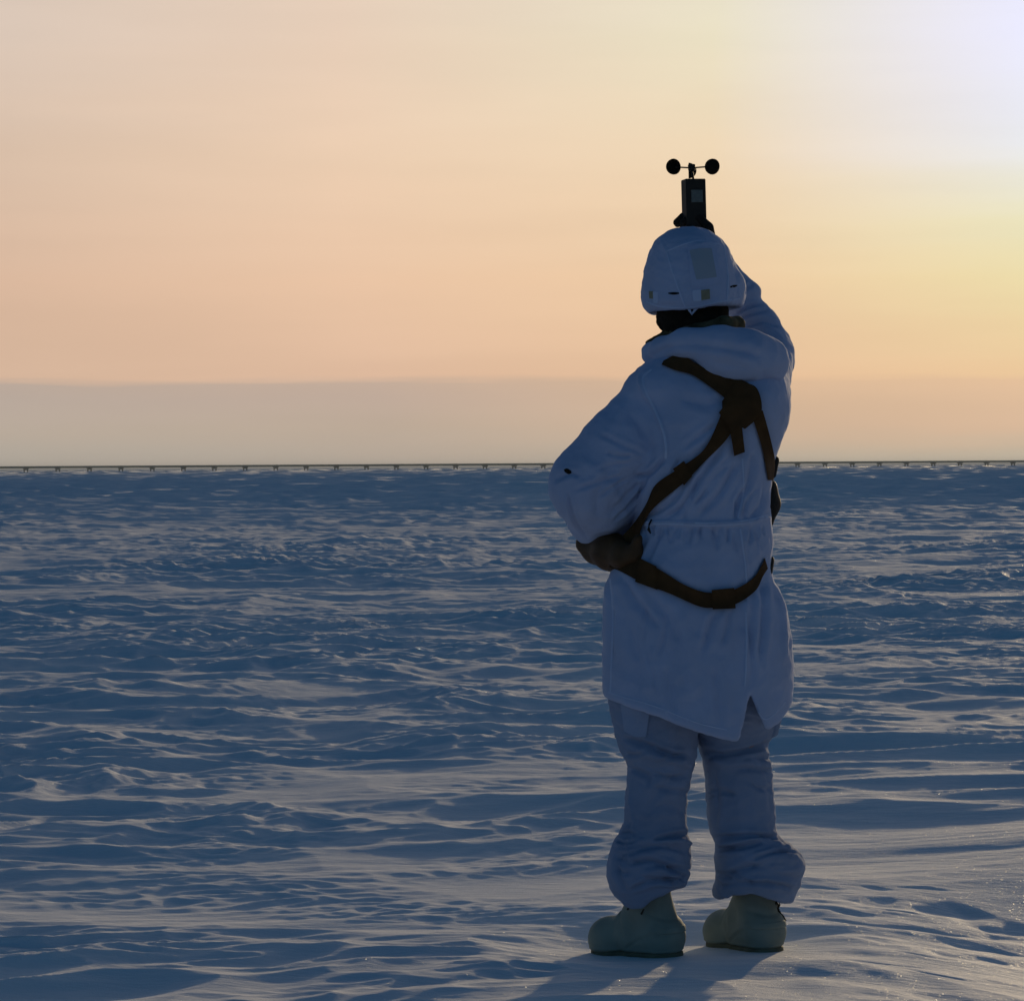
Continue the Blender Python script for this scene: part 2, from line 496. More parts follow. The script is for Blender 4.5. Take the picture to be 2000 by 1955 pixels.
def normals(V, q):
    n = np.cross(V[q[:, 2]] - V[q[:, 0]], V[q[:, 3]] - V[q[:, 1]])
    out = np.stack([np.bincount(q.ravel(), weights=np.repeat(n[:, i], 4), minlength=len(V)) for i in range(3)], 1)
    return out / np.maximum(np.linalg.norm(out, axis=1, keepdims=True), 1e-9)

def polydist(P, path):
    """distance to a polyline, signed side, and position along it (0..1)"""
    best = np.full(len(P), 1e9); side = np.zeros(len(P)); along = np.zeros(len(P))
    path = np.asarray(path, float); n = len(path) - 1
    for i in range(n):
        a, b = path[i], path[i + 1]; d = b - a
        t = np.clip(((P - a) @ d) / (d @ d), 0, 1)
        r = P - a - t[:, None] * d
        dist = np.hypot(r[:, 0], r[:, 1])
        sgn = np.sign(d[0] * (P[:, 1] - a[1]) - d[1] * (P[:, 0] - a[0]))
        m = dist < best
        best[m] = dist[m]; side[m] = sgn[m]; along[m] = ((i + t) / n)[m]
    return best, side, along

def spline(path, n=24):
    p = np.asarray(path, float)
    if len(p) < 3: 
        t = np.linspace(0, 1, n)[:, None]; return p[0] * (1 - t) + p[-1] * t
    pp = np.vstack([2 * p[0] - p[1], p, 2 * p[-1] - p[-2]])
    out = []
    segs = len(p) - 1
    for x in np.linspace(0, segs, n):
        i = min(int(x), segs - 1); t = x - i
        a, b, c, d = pp[i], pp[i + 1], pp[i + 2], pp[i + 3]
        out.append(0.5 * ((2 * b) + (c - a) * t + (2 * a - 5 * b + 4 * c - d) * t * t + (3 * b - a - 3 * c + d) * t ** 3))
    return np.array(out)

def fold(V, q, folds, noise=(), facing=True):
    """press folds (path in photo pixels, half width, depth in px; depth < 0 sinks, > 0 raises) into a body-frame surface"""
    N = normals(V, q)
    px = to_px(W(V))
    face = np.clip(-N[:, 2] * 2.0 + 0.4, 0, 1) if facing else np.ones(len(V))
    dsp = np.zeros(len(V))
    for path, wd, dep in folds:
        d, sd_, al = polydist(px, spline(path, 14))
        ends = np.clip(np.minimum(al, 1 - al) * 6 + 0.12, 0, 1)
        if dep < 0:                       # sharp valley with a soft roll beside it
            prof = np.exp(-1.25 * np.abs(d) / wd) - 0.40 * np.exp(-((d - 1.9 * wd) / wd) ** 2)
        else:
            prof = np.exp(-(d / wd) ** 2)
        dsp += dep * prof * ends * face
    for amp, su, sv, seed in noise:
        a = perlin(V[:, 0] / su + V[:, 2] / (su * 1.7), V[:, 1] / sv + V[:, 2] / (sv * 2.3), seed)
        b = perlin(V[:, 0] / su * 2.1 + 7 + V[:, 2] / su, V[:, 1] / sv * 2.1 - V[:, 2] / sv, seed + 3)
        dsp += amp * (1 - 2.2 * np.abs(a) + 0.6 * b)
    return V + N * dsp[:, None]

# ------------------------------------------------------------------ snow field
FEET = W([1360, 1868, 20])       # middle between the boots
FEET_LEFT = W([1258, 1866, 35]); FEET_RIGHT = W([1468, 1860, 60])

def lod(cell, lam):
    return 1 - sstep(1.0, 3.0, cell / lam)

def terrain(x, y):
    r = np.hypot(x, y)
    cell = np.maximum(0.006, r * r * np.where(r < 16.4, 0.6, 0.27) / (CAM_H * 2634))
    c, s = math.cos(R(9)), math.sin(R(9))
    a0, b0 = x * c + y * s, -x * s + y * c
    wx = perlin(a0 / 2.6, b0 / 1.4, 21); wy = perlin(a0 / 1.9 + 5, b0 / 1.1, 22)
    a, b = a0 + 0.5 * wx, b0 + 0.30 * wy
    near = sstep(7.2, 9.5, y)                                  # the drift he stands on is smooth
    right = sstep(0.2, 1.2, x) * (1 - sstep(9.0, 12.0, y))
    big = 0.08 * perlin(x / 13, y / 8, 1) + 0.025 * perlin(x / 5.0, y / 3.2, 2)
    # long wind-cut drifts with sharp crests
    n1 = perlin(a / 1.5, b / 0.80, 3)
    d1 = np.clip(1 - 2.1 * np.abs(n1), 0, 1) ** 1.4 * (0.35 + 0.9 * np.clip(perlin(a0 / 5, b0 / 3, 4) + 0.5, 0, 1))
    n2 = perlin(a / 0.58 + 3, b / 0.30, 5)
    m2 = np.clip(perlin(a0 / 3.1, b0 / 1.7, 6) * 1.6 + 0.55, 0, 1)
    d2 = np.clip(1 - 2.0 * np.abs(n2), 0, 1) ** 1.3 * m2
    n3 = perlin(a / 0.27, b / 0.125 + 9, 7)
    m3 = np.clip(perlin(a0 / 1.3, b0 / 0.9, 8) * 1.8 + 0.35, 0, 1)
    d3 = np.clip(1 - 2.0 * np.abs(n3), 0, 1) * m3
    rip = perlin(a / 0.75, b0 / 0.085 + 1.2 * wx, 9) * np.clip(perlin(a0 / 1.6, b0 / 0.8, 10) * 1.6 + 0.5, 0, 1)
    n0 = perlin(a0 / 8.0, b0 / 3.6, 12)
    d0 = np.clip(1 - 2.0 * np.abs(n0), 0, 1) ** 1.2
    n00 = perlin(a0 / 30.0, b0 / 13.0, 13)
    d00 = np.clip(1 - 2.0 * np.abs(n00), 0, 1)
    patch = np.clip(0.85 + 1.5 * perlin(x / 4.5 + 3, y / 5.5, 23), 0.30, 1.45)
    patch = patch * (1 + 0.20 * sstep(13, 28, r)) * (1 - 0.25 * sstep(30, 50, r))
    z = big * sstep(3, 14, r)
    z += 0.064 * d1 * lod(cell, 0.80) * (0.28 + 0.72 * near)
    z += 0.052 * d2 * patch * lod(cell, 0.30) * (0.62 + 0.38 * near) * (1 - 0.6 * right)
    z += 0.025 * d3 * patch * lod(cell, 0.125) * (0.60 + 0.40 * near) * (1 - 0.5 * right)
    n4 = perlin(a / 0.13 + 2, b / 0.065, 14)
    z += 0.0095 * patch * np.clip(1 - 2.0 * np.abs(n4), 0, 1) * np.clip(perlin(a0 / 0.9, b0 / 0.5, 19) * 2 + 0.35, 0, 1) * lod(cell, 0.065) * (1 - 0.5 * right)
    z += (0.0125 + 0.006 * right) * rip * lod(cell, 0.07) * (1 - 0.35 * near)
    z += 0.09 * d0 * lod(cell, 3.6) * sstep(10, 30, r) * (1 - 0.7 * sstep(250, 700, r))
    z += 0.16 * d00 * lod(cell, 13.0) * sstep(50, 140, r) * (1 - 0.8 * sstep(300, 900, r))
    # small pits blown and trodden round the drift
    wob = 0.18 * perlin(x / 0.13, y / 0.13, 15)
    for (px, py, lx, ly, dep) in PITS:
        z -= dep * np.exp(-(((x + 0.5 * wob - px) / lx) ** 2 + ((y + 0.35 * wob - py) / ly) ** 2) ** 1.3)
    # foreground falls away to the right, a slope shaped to catch the sun
    z -= 0.13 * sstep(0.72, 1.75, x) * np.exp(-((y - 6.7) / 1.0) ** 2)
    # the boots stand on packed snow
    for P, rad, drop in ((FEET_LEFT, 0.34, 0.020), (FEET_RIGHT, 0.30, 0.0)):
        m = np.exp(-(((x - P[0]) ** 2 + (y - P[1]) ** 2) / rad ** 2) ** 2)
        plane = -0.10 * (y - FEET[1] - 0.02) * (y > FEET[1] - 0.4) - drop
        z = z * (1 - m) + (plane + 0.25 * (z - z.mean() * 0)) * m * 0.8
    return z

def ground_hit(px, py, z=0.0):
    d = ray(px, py); t = (z - CAM_H) / d.z
    return CAM + d * t

PITS = []
for px, py, lx, ly, dep in ((1615, 1866, 0.10, 0.07, 0.030), (1857, 1764, 0.09, 0.08, 0.035), (1964, 1779, 0.09, 0.07, 0.03), (1925, 1792, 0.05, 0.04, 0.015),
                            (1702, 1763, 0.08, 0.05, 0.02), (1770, 1830, 0.14, 0.035, 0.018), (1880, 1839, 0.12, 0.03, 0.014),
                            (1640, 1915, 0.26, 0.10, 0.035), (1900, 1940, 0.30, 0.08, 0.04), (1535, 1880, 0.06, 0.05, 0.02), (1720, 1740, 0.05, 0.04, 0.012), (1650, 1785, 0.10, 0.016, 0.018), (1690, 1800, 0.12, 0.014, 0.016), (1640, 1812, 0.09, 0.014, 0.014), (1740, 1776, 0.08, 0.016, 0.016), (1820, 1800, 0.10, 0.014, 0.014), (1780, 1852, 0.11, 0.014, 0.014), (1930, 1815, 0.10, 0.014, 0.014), (1700, 1880, 0.12, 0.016, 0.014), (1860, 1890, 0.14, 0.016, 0.014), (1600, 1745, 0.08, 0.016, 0.014), (1810, 1735, 0.08, 0.014, 0.012)):
    g = ground_hit(px, py); PITS.append((g.x, g.y, lx, ly, dep * 0.42))

def build_ground():
    ypx = np.concatenate([np.arange(700, 200, -0.6), np.arange(200, 30, -0.27), np.arange(30, 1.2, -0.3)])
    rr = CAM_H * 2634 / ypx
    rr = np.concatenate([[0.4, 1.0, 1.7, 2.4, 3.0, 3.5, 4.0, 4.35], rr, np.geomspace(rr[-1] * 1.15, 30000, 40)])
    dense = np.arange(-13.0, 13.001, 0.055)
    out = [13.0]; st = 0.055
    while out[-1] < 180:
        st = min(st * 1.036, 4.0); out.append(out[-1] + st)
    out = np.array(out[1:]); out = out[out < 178]
    az = np.radians(np.concatenate([-out[::-1], dense, out]))
    nr, na = len(rr), len(az)
    RR, AA = np.meshgrid(rr, az, indexing='ij')
    # far away only low drift crests show: lay the rows in pairs, a foot and a crest
    k0 = int(np.argmax(rr > 33)); k1 = int(np.argmax(rr > 6000))
    k1 -= (k1 - k0) % 2
    X0 = RR * np.sin(AA)
    wob = perlin(X0 / 9.0, np.repeat(np.arange(nr) // 2, na).reshape(nr, na) * 0.63, 16)
    lift = np.zeros_like(RR)
    for k in range(k0, k1, 2):
        gap = rr[k + 2] - rr[k]
        RR[k] += wob[k] * gap * 0.25
        hgt = 0.22 * np.clip(0.36 + 1.25 * perlin(X0[k] / 2.6, np.full(na, k * 0.71), 17) + 0.5 * perlin(X0[k] / 1.1, np.full(na, k * 0.53), 18), 0.0, 1.0) * sstep(33, 62, rr[k]) * min(1.0, gap * 0.11 / 0.2)
        RR[k + 1] = RR[k] + np.minimum(0.10 + 1.1 * hgt, gap * 0.42)
        lift[k + 1] = hgt
    X, Y = RR * np.sin(AA), RR * np.cos(AA)
    Z = terrain(X.ravel(), Y.ravel()) + lift.ravel()
    V = np.stack([X.ravel(), Y.ravel(), Z], 1)
    i, j = np.meshgrid(np.arange(nr - 1), np.arange(na), indexing='ij')
    j2 = (j + 1) % na
    q = np.stack([i * na + j, i * na + j2, (i + 1) * na + j2, (i + 1) * na + j], -1).reshape(-1, 4)[:, ::-1]
    V = np.vstack([V, [[0, 0, float(Z[:na].mean())]]]); c = len(V) - 1
    cap = np.stack([np.full(na, c), np.arange(na), (np.arange(na) + 1) % na, (np.arange(na) + 1) % na], 1)
    o = mesh_obj('snow_ground', V, q.copy(), M_SNOW)
    tag(o, 'wind carved snow field reaching to the horizon', kind='structure')
    return o
ground = build_ground()

# ------------------------------------------------------------------ pipeline on the horizon
def build_pipeline():
    A = Vector((-0.2033 * 1500 * 1.04, 1500 - 6, 0)); B = Vector((0.2033 * 1660 * 1.04, 1660 + 6, 0))
    root = empty('pipeline', (A + B) / 2)
    tag(root, 'long olive grey pipeline on low steel supports along the horizon', 'pipeline')
    d = (B - A).normalized(); side = Vector((-d.y, d.x, 0)); up = Vector((0, 0, 1))
    Hc = 2.75
    v, f = tube([A - d * 200 + up * Hc, A + up * Hc, (A + B) / 2 + up * Hc, B + up * Hc, B + d * 300 + up * Hc], 0.62, 20)
    mesh_obj('pipe', v, f, M_PIPE, root)
    n = int((B - A).length // 18) + 2
    first = None
    for i in range(-3, n + 6):
        c = A + d * (5.0 + 18 * i)
        parts = [box(c + up * (Hc - 0.85), d * 1.55, side * 1.1, up * 0.22),
                 box(c + up * (Hc - 0.2), d * 0.75, side * 0.70, up * 0.55),
                 box(c + up * (Hc - 1.8) + d * 0.95, d * 0.32, side * 0.3, up * 1.1),
                 box(c + up * (Hc - 1.8) - d * 0.95, d * 0.32, side * 0.3, up * 1.1),
                 box(c + up * (Hc - 1.30), d * 1.3, side * 0.2, up * 0.28)]
        if first is None:
            vv, ff = join(parts)
            vv = [tuple(Vector(p) - c) for p in vv]
            first = mesh_obj('pipe_support', vv, ff, M_STEEL, None, smooth=False); o = first
        else:
            o = first.copy(); COL.objects.link(o)
        o.parent = None; o.matrix_basis = Matrix.Translation(c); adopt(o, root)
build_pipeline()

# ------------------------------------------------------------------ person
person = empty('person', FEET)
tag(person, 'person in white snow suit and helmet seen from behind, right arm raised overhead', 'person')

def skin(name, V, q, material, parent):
    return mesh_obj(name, W(V), q, material, parent)

# ---- body under the clothes: one continuous figure with head, neck, trunk, arms and legs
fb = Field((1080, 430, -120), (1600, 1860, 330), 9)
fb.add(fb.ell((1358, 560, 55), (62, 88, 78)))                               # skull
fb.add(fb.ell(Q(1352, 605, 95), (48, 52, 50)), 14)                          # jaw
fb.add(fb.cone(Q(1345, 572, 130), 12, Q(1343, 590, 142), 13), 8)            # nose
fb.add(fb.ell((1295, 575, 55), (10, 22, 16)), 5); fb.add(fb.ell((1421, 572, 55), (10, 22, 16)), 5)   # ears
fb.add(fb.chain([((1360, 620, 45), 46), ((1368, 690, 30), 52)]), 16)        # neck
fb.add(fb.loft([(690, 1310, 1460, 20, 50), (740, 1270, 1500, 18, 82), (830, 1262, 1500, 14, 92), (960, 1275, 1480, 10, 84),
                (1060, 1262, 1480, 8, 84), (1180, 1230, 1490, 8, 90), (1330, 1222, 1494, 8, 84)]), 20)
fb.add(fb.chain([((1282, 805, 10), 46), ((1160, 958, 0), 40), (Q(1180, 1000, 70), 38), (Q(1240, 1005, 190), 28)]), 14)
fb.add(fb.chain([((1470, 775, 30), 46), (Q(1490, 672, 220), 24), (Q(1422, 552, 240), 17), (Q(1390, 490, 240), 16)]), 14)
fb.add(fb.chain([((1285, 1330, 5), 60), ((1285, 1560, 8), 42), ((1281, 1690, 16), 30), ((1277, 1800, 41), 23)]), 14)
fb.add(fb.chain([((1440, 1330, 32), 56), ((1450, 1560, 56), 42), ((1470, 1690, 66), 30), ((1477, 1800, 79), 23)]), 14)
V, q = fb.surface(3)
skin('body', V, q, M_SKIN, person)

# ---- parka
PARKA_FOLDS = [
    # raised seams
    ([(1270, 722), (1250, 738), (1258, 765), (1281, 805), (1297, 845), (1302, 880), (1300, 900)], 5, 2.6),
    ([(1238, 1024), (1300, 1021), (1380, 1024), (1450, 1020), (1504, 1008)], 7, 3.4),
    ([(1448, 880), (1452, 960), (1440, 1015)], 4, 1.6),
    ([(1445, 1030), (1456, 1110), (1458, 1230), (1455, 1348)], 4, 1.8),
    ([(1485, 1035), (1478, 1090)], 4, 1.4),
    # folds that the harness pulls into the back
    ([(1415, 868), (1372, 930), (1330, 990), (1300, 1010)], 9, -4.0),
    ([(1440, 900), (1408, 960), (1360, 1012)], 9, -3.6),
    ([(1470, 880), (1462, 940), (1430, 1012)], 9, -3.6),
    ([(1492, 930), (1488, 980), (1462, 1014)], 8, -3.0),
    ([(1330, 960), (1300, 990), (1262, 1008)], 8, -3.6),
    ([(1400, 830), (1370, 850), (1330, 880)], 9, -2.6),
    ([(1420, 780), (1380, 790), (1330, 780)], 14, -2.4),
    ([(1300, 1030), (1280, 1060), (1262, 1100)], 8, -3.2),
    ([(1345, 1032), (1340, 1062)], 8, -2.4), ([(1395, 1032), (1402, 1075)], 9, -2.6), ([(1428, 1032), (1442, 1080)], 8, -2.4),
    ([(1470, 1030), (1490, 1075)], 8, -2.4),
    ([(1366, 1032), (1372, 1052)], 6, -2.0), ([(1320, 1032), (1310, 1060)], 6, -2.0),
    # armpit and sleeve
    ([(1300, 895), (1270, 925), (1242, 930)], 7, -5.0),
    ([(1268, 930), (1250, 960), (1225, 990)], 6, -3.2),
    ([(1282, 945), (1262, 985), (1235, 1018)], 7, -2.6),
    ([(1108, 962), (1120, 1010), (1150, 1052)], 5, -3.4),
    ([(1085, 938), (1112, 925), (1135, 930)], 8, -3.0),
    ([(1240, 760), (1215, 800), (1190, 850)], 16, 2.0),
    ([(1225, 800), (1260, 850), (1275, 890)], 14, -2.4),
    ([(1130, 900), (1180, 930), (1210, 990)], 18, 2.6),
    ([(1200, 905), (1170, 960), (1165, 1010)], 14, -2.6),
    # raised right arm
    ([(1432, 616), (1462, 600), (1484, 595)], 6, -4.0),
    ([(1450, 640), (1490, 628), (1520, 640)], 7, -3.4),
    ([(1456, 655), (1500, 652), (1535, 680)], 7, -3.0),
    ([(1440, 625), (1470, 612), (1500, 606)], 6, -2.6),
    ([(1432, 580), (1452, 566), (1470, 556)], 6, -2.6),
    # skirt
    ([(1215, 1125), (1240, 1170), (1290, 1230)], 12, -3.4),
    ([(1188, 1130), (1196, 1200), (1194, 1300)], 7, -2.6),
    ([(1400, 1192), (1385, 1230), (1372, 1275)], 10, -3.2), ([(1425, 1190), (1420, 1225), (1410, 1262)], 8, -2.6),
    ([(1262, 1150), (1300, 1200), (1330, 1260)], 14, -2.6),
    ([(1330, 1185), (1345, 1260), (1350, 1370)], 22, 2.6),
    ([(1486, 1135), (1490, 1200), (1482, 1300)], 10, -4.0),
    ([(1470, 1160), (1466, 1240), (1470, 1330)], 10, -2.4),
    ([(1230, 1220), (1250, 1290), (1245, 1360)], 18, -2.4),
    ([(1300, 1300), (1310, 1350), (1320, 1395)], 14, -2.4), ([(1395, 1300), (1402, 1360), (1408, 1420)], 12, -2.2),
    ([(1510, 1130), (1528, 1200), (1532, 1300)], 9, 3.0),
]
def hem_v(u):
    hp = [(1100, 1358), (1185, 1361), (1218, 1371), (1280, 1389), (1359, 1420), (1428, 1437), (1433, 1432), (1453, 1348), (1457, 1348), (1488, 1418), (1494, 1416), (1511, 1407), (1540, 1376), (1560, 1350), (1620, 1345)]
    a = np.array(hp); return np.interp(u, a[:, 0], a[:, 1]).astype(np.float32)

fp = Field((1050, 470, -210), (1600, 1450, 330), 4.0)
torso = fp.loft([(668, 1320, 1480, 20, 70), (695, 1275, 1512, 20, 92), (720, 1252, 1528, 18, 106), (760, 1238, 1538, 14, 122), (820, 1236, 1539, 10, 132),
                 (860, 1236, 1525, 10, 132), (900, 1240, 1513, 8, 128), (960, 1243, 1501, 5, 122), (1020, 1240, 1505, 5, 117),
                 (1060, 1228, 1509, 5, 122), (1100, 1203, 1503, 5, 124), (1140, 1184, 1510, 5, 124), (1180, 1180, 1532, 8, 130),
                 (1240, 1178, 1545, 10, 136), (1300, 1178, 1549, 12, 140), (1380, 1180, 1546, 12, 143), (1450, 1181, 1540, 12, 145)])
inner = fp.loft([(1190, 1240, 1480, 8, 60), (1240, 1192, 1531, 10, 122), (1300, 1191, 1536, 12, 127), (1450, 1193, 1528, 12, 132)], cap=False)
inner = np.maximum(inner, 1200 - fp.v + 0 * inner)
fp.add(torso)
fp.add(fp.ell((1290, 760, 0), (66, 40, 80)), 25)                            # shoulder blades
fp.add(fp.ell((1470, 790, -20), (62, 70, 100)), 25)
trunk = Field((1050, 470, -210), (1600, 1450, 330), 4.0); trunk.f = fp.f.copy()
Vt, qt = trunk.surface(2)
BVH_TRUNK = BVHTree.FromPolygons([Vector(p) for p in W(Vt)], [tuple(x) for x in qt])
fp.cut(inner)
fp.keep(fp.v - hem_v(fp.u) + 0 * fp.f)
fp.add(fp.chain([((1276, 802, 8), 71), ((1212, 876, -6), 77), ((1152, 946, 0), 78)], 10), 16)
fp.add(fp.chain([((1152, 950, 0), 76), (Q(1170, 1004, 60), 63), (Q(1238, 1008, 185), 46)], 10), 16)
fp.add(fp.chain([((1482, 768, 28), 60), (Q(1496, 700, 190), 55), (Q(1494, 680, 215), 53)], 10), 16)
fp.add(fp.chain([(Q(1496, 690, 210), 53), (Q(1478, 642, 230), 46), (Q(1450, 596, 238), 36)], 8), 8)
fp.add(fp.ell(Q(1460, 573, 236), (27, 24, 34)), 3)
fp.add(fp.chain([(Q(1446, 580, 238), 40), (Q(1416, 545, 240), 34), (Q(1388, 492, 240), 31)], 6), 3)
fp.add(fp.cone((1229, 900, -4), 56, (1182, 984, 6), 60), 12)                # slack of the sleeve under the arm
fp.cut(fp.cone(Q(1232, 1008, 178), 34, Q(1270, 1006, 240), 40))             # cuffs are open
fp.cut(fp.cone(Q(1390, 500, 240), 24, Q(1374, 450, 240), 30))
fp.cut(fp.cone((1366, 640, 40), 54, (1366, 700, 40), 50))                   # neck opening
V, q = fp.surface(4)
_r = random.Random(5)
# slack of the sleeve fanning from the armpit to the elbow
for ex, ey in ((1152, 838), (1128, 880), (1100, 925), (1102, 960), (1120, 1000), (1150, 1040), (1190, 1040)):
    t0, t1 = _r.uniform(0.12, 0.4), _r.uniform(0.62, 0.92)
    pa = [(1296 + (ex - 1296) * t + _r.uniform(-6, 6), 900 + (ey - 900) * t + _r.uniform(-6, 6)) for t in (t0, (t0 + t1) / 2, t1)]
    PARKA_FOLDS.append((pa, _r.uniform(4.5, 7), -_r.uniform(1.5, 2.8)))
# soft hanging folds of the skirt and gathers at the draw cord
for _ in range(5):
    u0 = _r.uniform(1200, 1530); v0 = _r.uniform(1160, 1300)
    PARKA_FOLDS.append(([(u0, v0), (u0 + _r.uniform(-10, 10), v0 + 40), (u0 + _r.uniform(-22, 22), v0 + _r.uniform(70, 120))], _r.uniform(5, 8), -_r.uniform(0.9, 1.8)))
for k_ in range(15):
    u0 = 1256 + k_ * 16.5 + _r.uniform(-4, 4); up = _r.choice((-1, 1))
    PARKA_FOLDS.append(([(u0, 1022 + up * 7), (u0 + _r.uniform(-6, 6), 1022 + up * _r.uniform(22, 46))], _r.uniform(4, 6), -_r.uniform(1.8, 3.4)))
for _ in range(8):                                                          # creases on the back
    u0, v0, an = _r.uniform(1320, 1480), _r.uniform(880, 1000), R(_r.uniform(100, 150))
    ln = _r.uniform(30, 70)
    PARKA_FOLDS.append(([(u0, v0), (u0 + math.cos(an) * ln * .5 + _r.uniform(-4, 4), v0 + math.sin(an) * ln * .5), (u0 + math.cos(an) * ln, v0 + math.sin(an) * ln)], _r.uniform(5, 8), -_r.uniform(1.6, 3.0)))
PARKA_FOLDS = [(a_, b_ * 0.65, c_ * 2.1) for a_, b_, c_ in PARKA_FOLDS]
# cloth pinched under the straps
PARKA_FOLDS += [([(1320, 712), (1380, 740), (1430, 775)], 15, -5), ([(1420, 830), (1374, 890), (1330, 930), (1281, 967)], 15, -5),
                ([(1240, 1110), (1300, 1140), (1382, 1172), (1430, 1168), (1472, 1142), (1494, 1100)], 16, -7), ([(1478, 810), (1494, 860), (1506, 920)], 13, -4)]
V = fold(V, q, PARKA_FOLDS, [(1.8, 70, 46, 31), (0.9, 26, 34, 35)])
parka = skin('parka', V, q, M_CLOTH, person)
parka['label'] = 'loose white hooded overcoat with open back vent'
BVH = BVHTree.FromPolygons([Vector(p) for p in W(V)], [tuple(x) for x in q]); V_PARKA, Q_PARKA = V, q

# ---- hood lying on the back
fh = Field((1220, 620, -180), (1570, 790, 200), 4)
fh.add(fh.chain([(Q(1300, 690, 110), 18), ((1279, 688, 40), 21), ((1292, 684, -20), 22), ((1335, 675, -62), 27), ((1400, 686, -92), 41),
                 ((1450, 698, -84), 47), ((1488, 708, -50), 45), ((1510, 698, 6), 26), ((1524, 690, 10), 13)], 14))
fh.add(fh.chain([((1508, 700, 10), 24), (Q(1480, 690, 110), 22)], 8), 8)
fh.add(fh.ell((1440, 706, -86), (78, 46, 46)), 16)
fh.cut(fh.cone((1366, 600, 45), 62, (1370, 690, 40), 52))
V, q = fh.surface(3)
V = fold(V, q, [([(1262, 702), (1300, 682), (1345, 673), (1410, 680), (1475, 692), (1500, 706)], 7, -5.0),
                ([(1340, 652), (1400, 650), (1450, 662), (1500, 680)], 12, 3.0),
                ([(1370, 700), (1420, 715), (1470, 720)], 12, -2.6),
                ([(1460, 690), (1490, 712), (1492, 740)], 9, -3.4),
                ([(1300, 668), (1335, 660), (1370, 662)], 7, -2.0)], [(1.4, 40, 24, 41)])
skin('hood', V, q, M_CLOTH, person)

# ---- dark scarf at the neck and collar
fn = Field((1250, 590, -80), (1470, 710, 180), 4)
fn.add(fn.loft([(592, 1290, 1424, 45, 66), (612, 1288, 1425, 42, 70), (632, 1292, 1424, 40, 74), (650, 1305, 1420, 38, 74), (690, 1300, 1430, 36, 76)]))
fn.add(fn.ell((1294, 620, 40), (9, 20, 16)), 6)
V, q = fn.surface(2)
V = fold(V, q, [([(1300, 628), (1350, 640), (1410, 628)], 6, -3), ([(1310, 612), (1360, 622), (1420, 610)], 6, 2)], [(2.2, 26, 14, 51)])
skin('neck_warmer', V, q, M_FLEECE, person)
fc = Field((1240, 600, -120), (1480, 720, 180), 4)
fc.add(fc.chain([(Q(1264, 671, 40), 5), (Q(1304, 650, 30), 8), ((1318, 650, 0), 9), ((1352, 650, -44), 12), ((1412, 640, -50), 18), ((1437, 636, -16), 15), (Q(1440, 634, 60), 12)], 8))
V, q = fc.surface(2)
V = fold(V, q, [([(1380, 655), (1415, 645), (1445, 640)], 5, -2)], [(1.6, 22, 12, 55)])
skin('collar', V, q, M_COLLAR, person)

# ---- helmet
fm = Field((1230, 420, -100), (1490, 640, 220), 3.2)
fm.add(fm.loft([(440, 1335, 1362, 52, 16), (443, 1318, 1378, 54, 36), (450, 1304, 1392, 55, 56), (464, 1284, 1412, 56, 82), (482, 1274, 1427, 57, 98),
                (517, 1263, 1441, 58, 112), (545, 1259, 1450, 60, 118), (575, 1256, 1457, 62, 122), (592, 1259, 1455, 62, 122), (604, 1268, 1446, 62, 116), (612, 1284, 1432, 62, 104)], 2.1))
fm.add(fm.ell((1440, 560, 60), (20, 34, 60)), 10)
fm.keep(fm.v - (609 - 0.075 * (fm.u - 1270) + 4 * np.exp(-((fm.u - 1347) / 20) ** 2)) + 0 * fm.f)
fm.cut(fm.ell((1357, 610, 62), (84, 86, 104)))
fm.cut(fm.ell((1357, 650, 190), (70, 120, 70)))
V, q = fm.surface(3)
V = fold(V, q, [([(1290, 470), (1302, 492), (1318, 540), (1340, 605)], 3, 1.5), ([(1416, 480), (1422, 540), (1420, 595)], 3, 1.4),
                ([(1258, 590), (1290, 600), (1345, 602), (1400, 592), (1450, 584)], 4, 1.6),
                ([(1300, 492), (1350, 474), (1412, 478)], 4, 1.3),
                ([(1300, 455), (1340, 448), (1400, 456)], 5, 1.2), ([(1330, 452), (1360, 450)], 3, -1.0),
                ([(1280, 500), (1272, 550), (1280, 590)], 9, -1.5), ([(1432, 520), (1440, 560), (1436, 585)], 6, -1.8),
                ([(1300, 600), (1330, 588), (1338, 575)], 5, -1.2)], [(1.5, 34, 26, 61), (0.7, 14, 12, 63)])
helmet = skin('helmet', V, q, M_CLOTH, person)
helmet['label'] = 'helmet under a white cloth cover with patches'
BVH_H = BVHTree.FromPolygons([Vector(p) for p in W(V)], [tuple(x) for x in q])

def cast(bvh, u, v, default=None):
    h = bvh.ray_cast(CAM, ray(u, v))
    if bvh is BVH:                      # the harness lies on the trunk, under the left sleeve
        t = BVH_TRUNK.ray_cast(CAM, ray(u, v))
        if u < 1300 and t[0] is None: return None
        if t[0] is not None and (h[0] is None or (h[0] - CAM).length < (t[0] - CAM).length - 16 * K): h = t
    if h[0] is None: return default
    return (h[0] - CAM).length

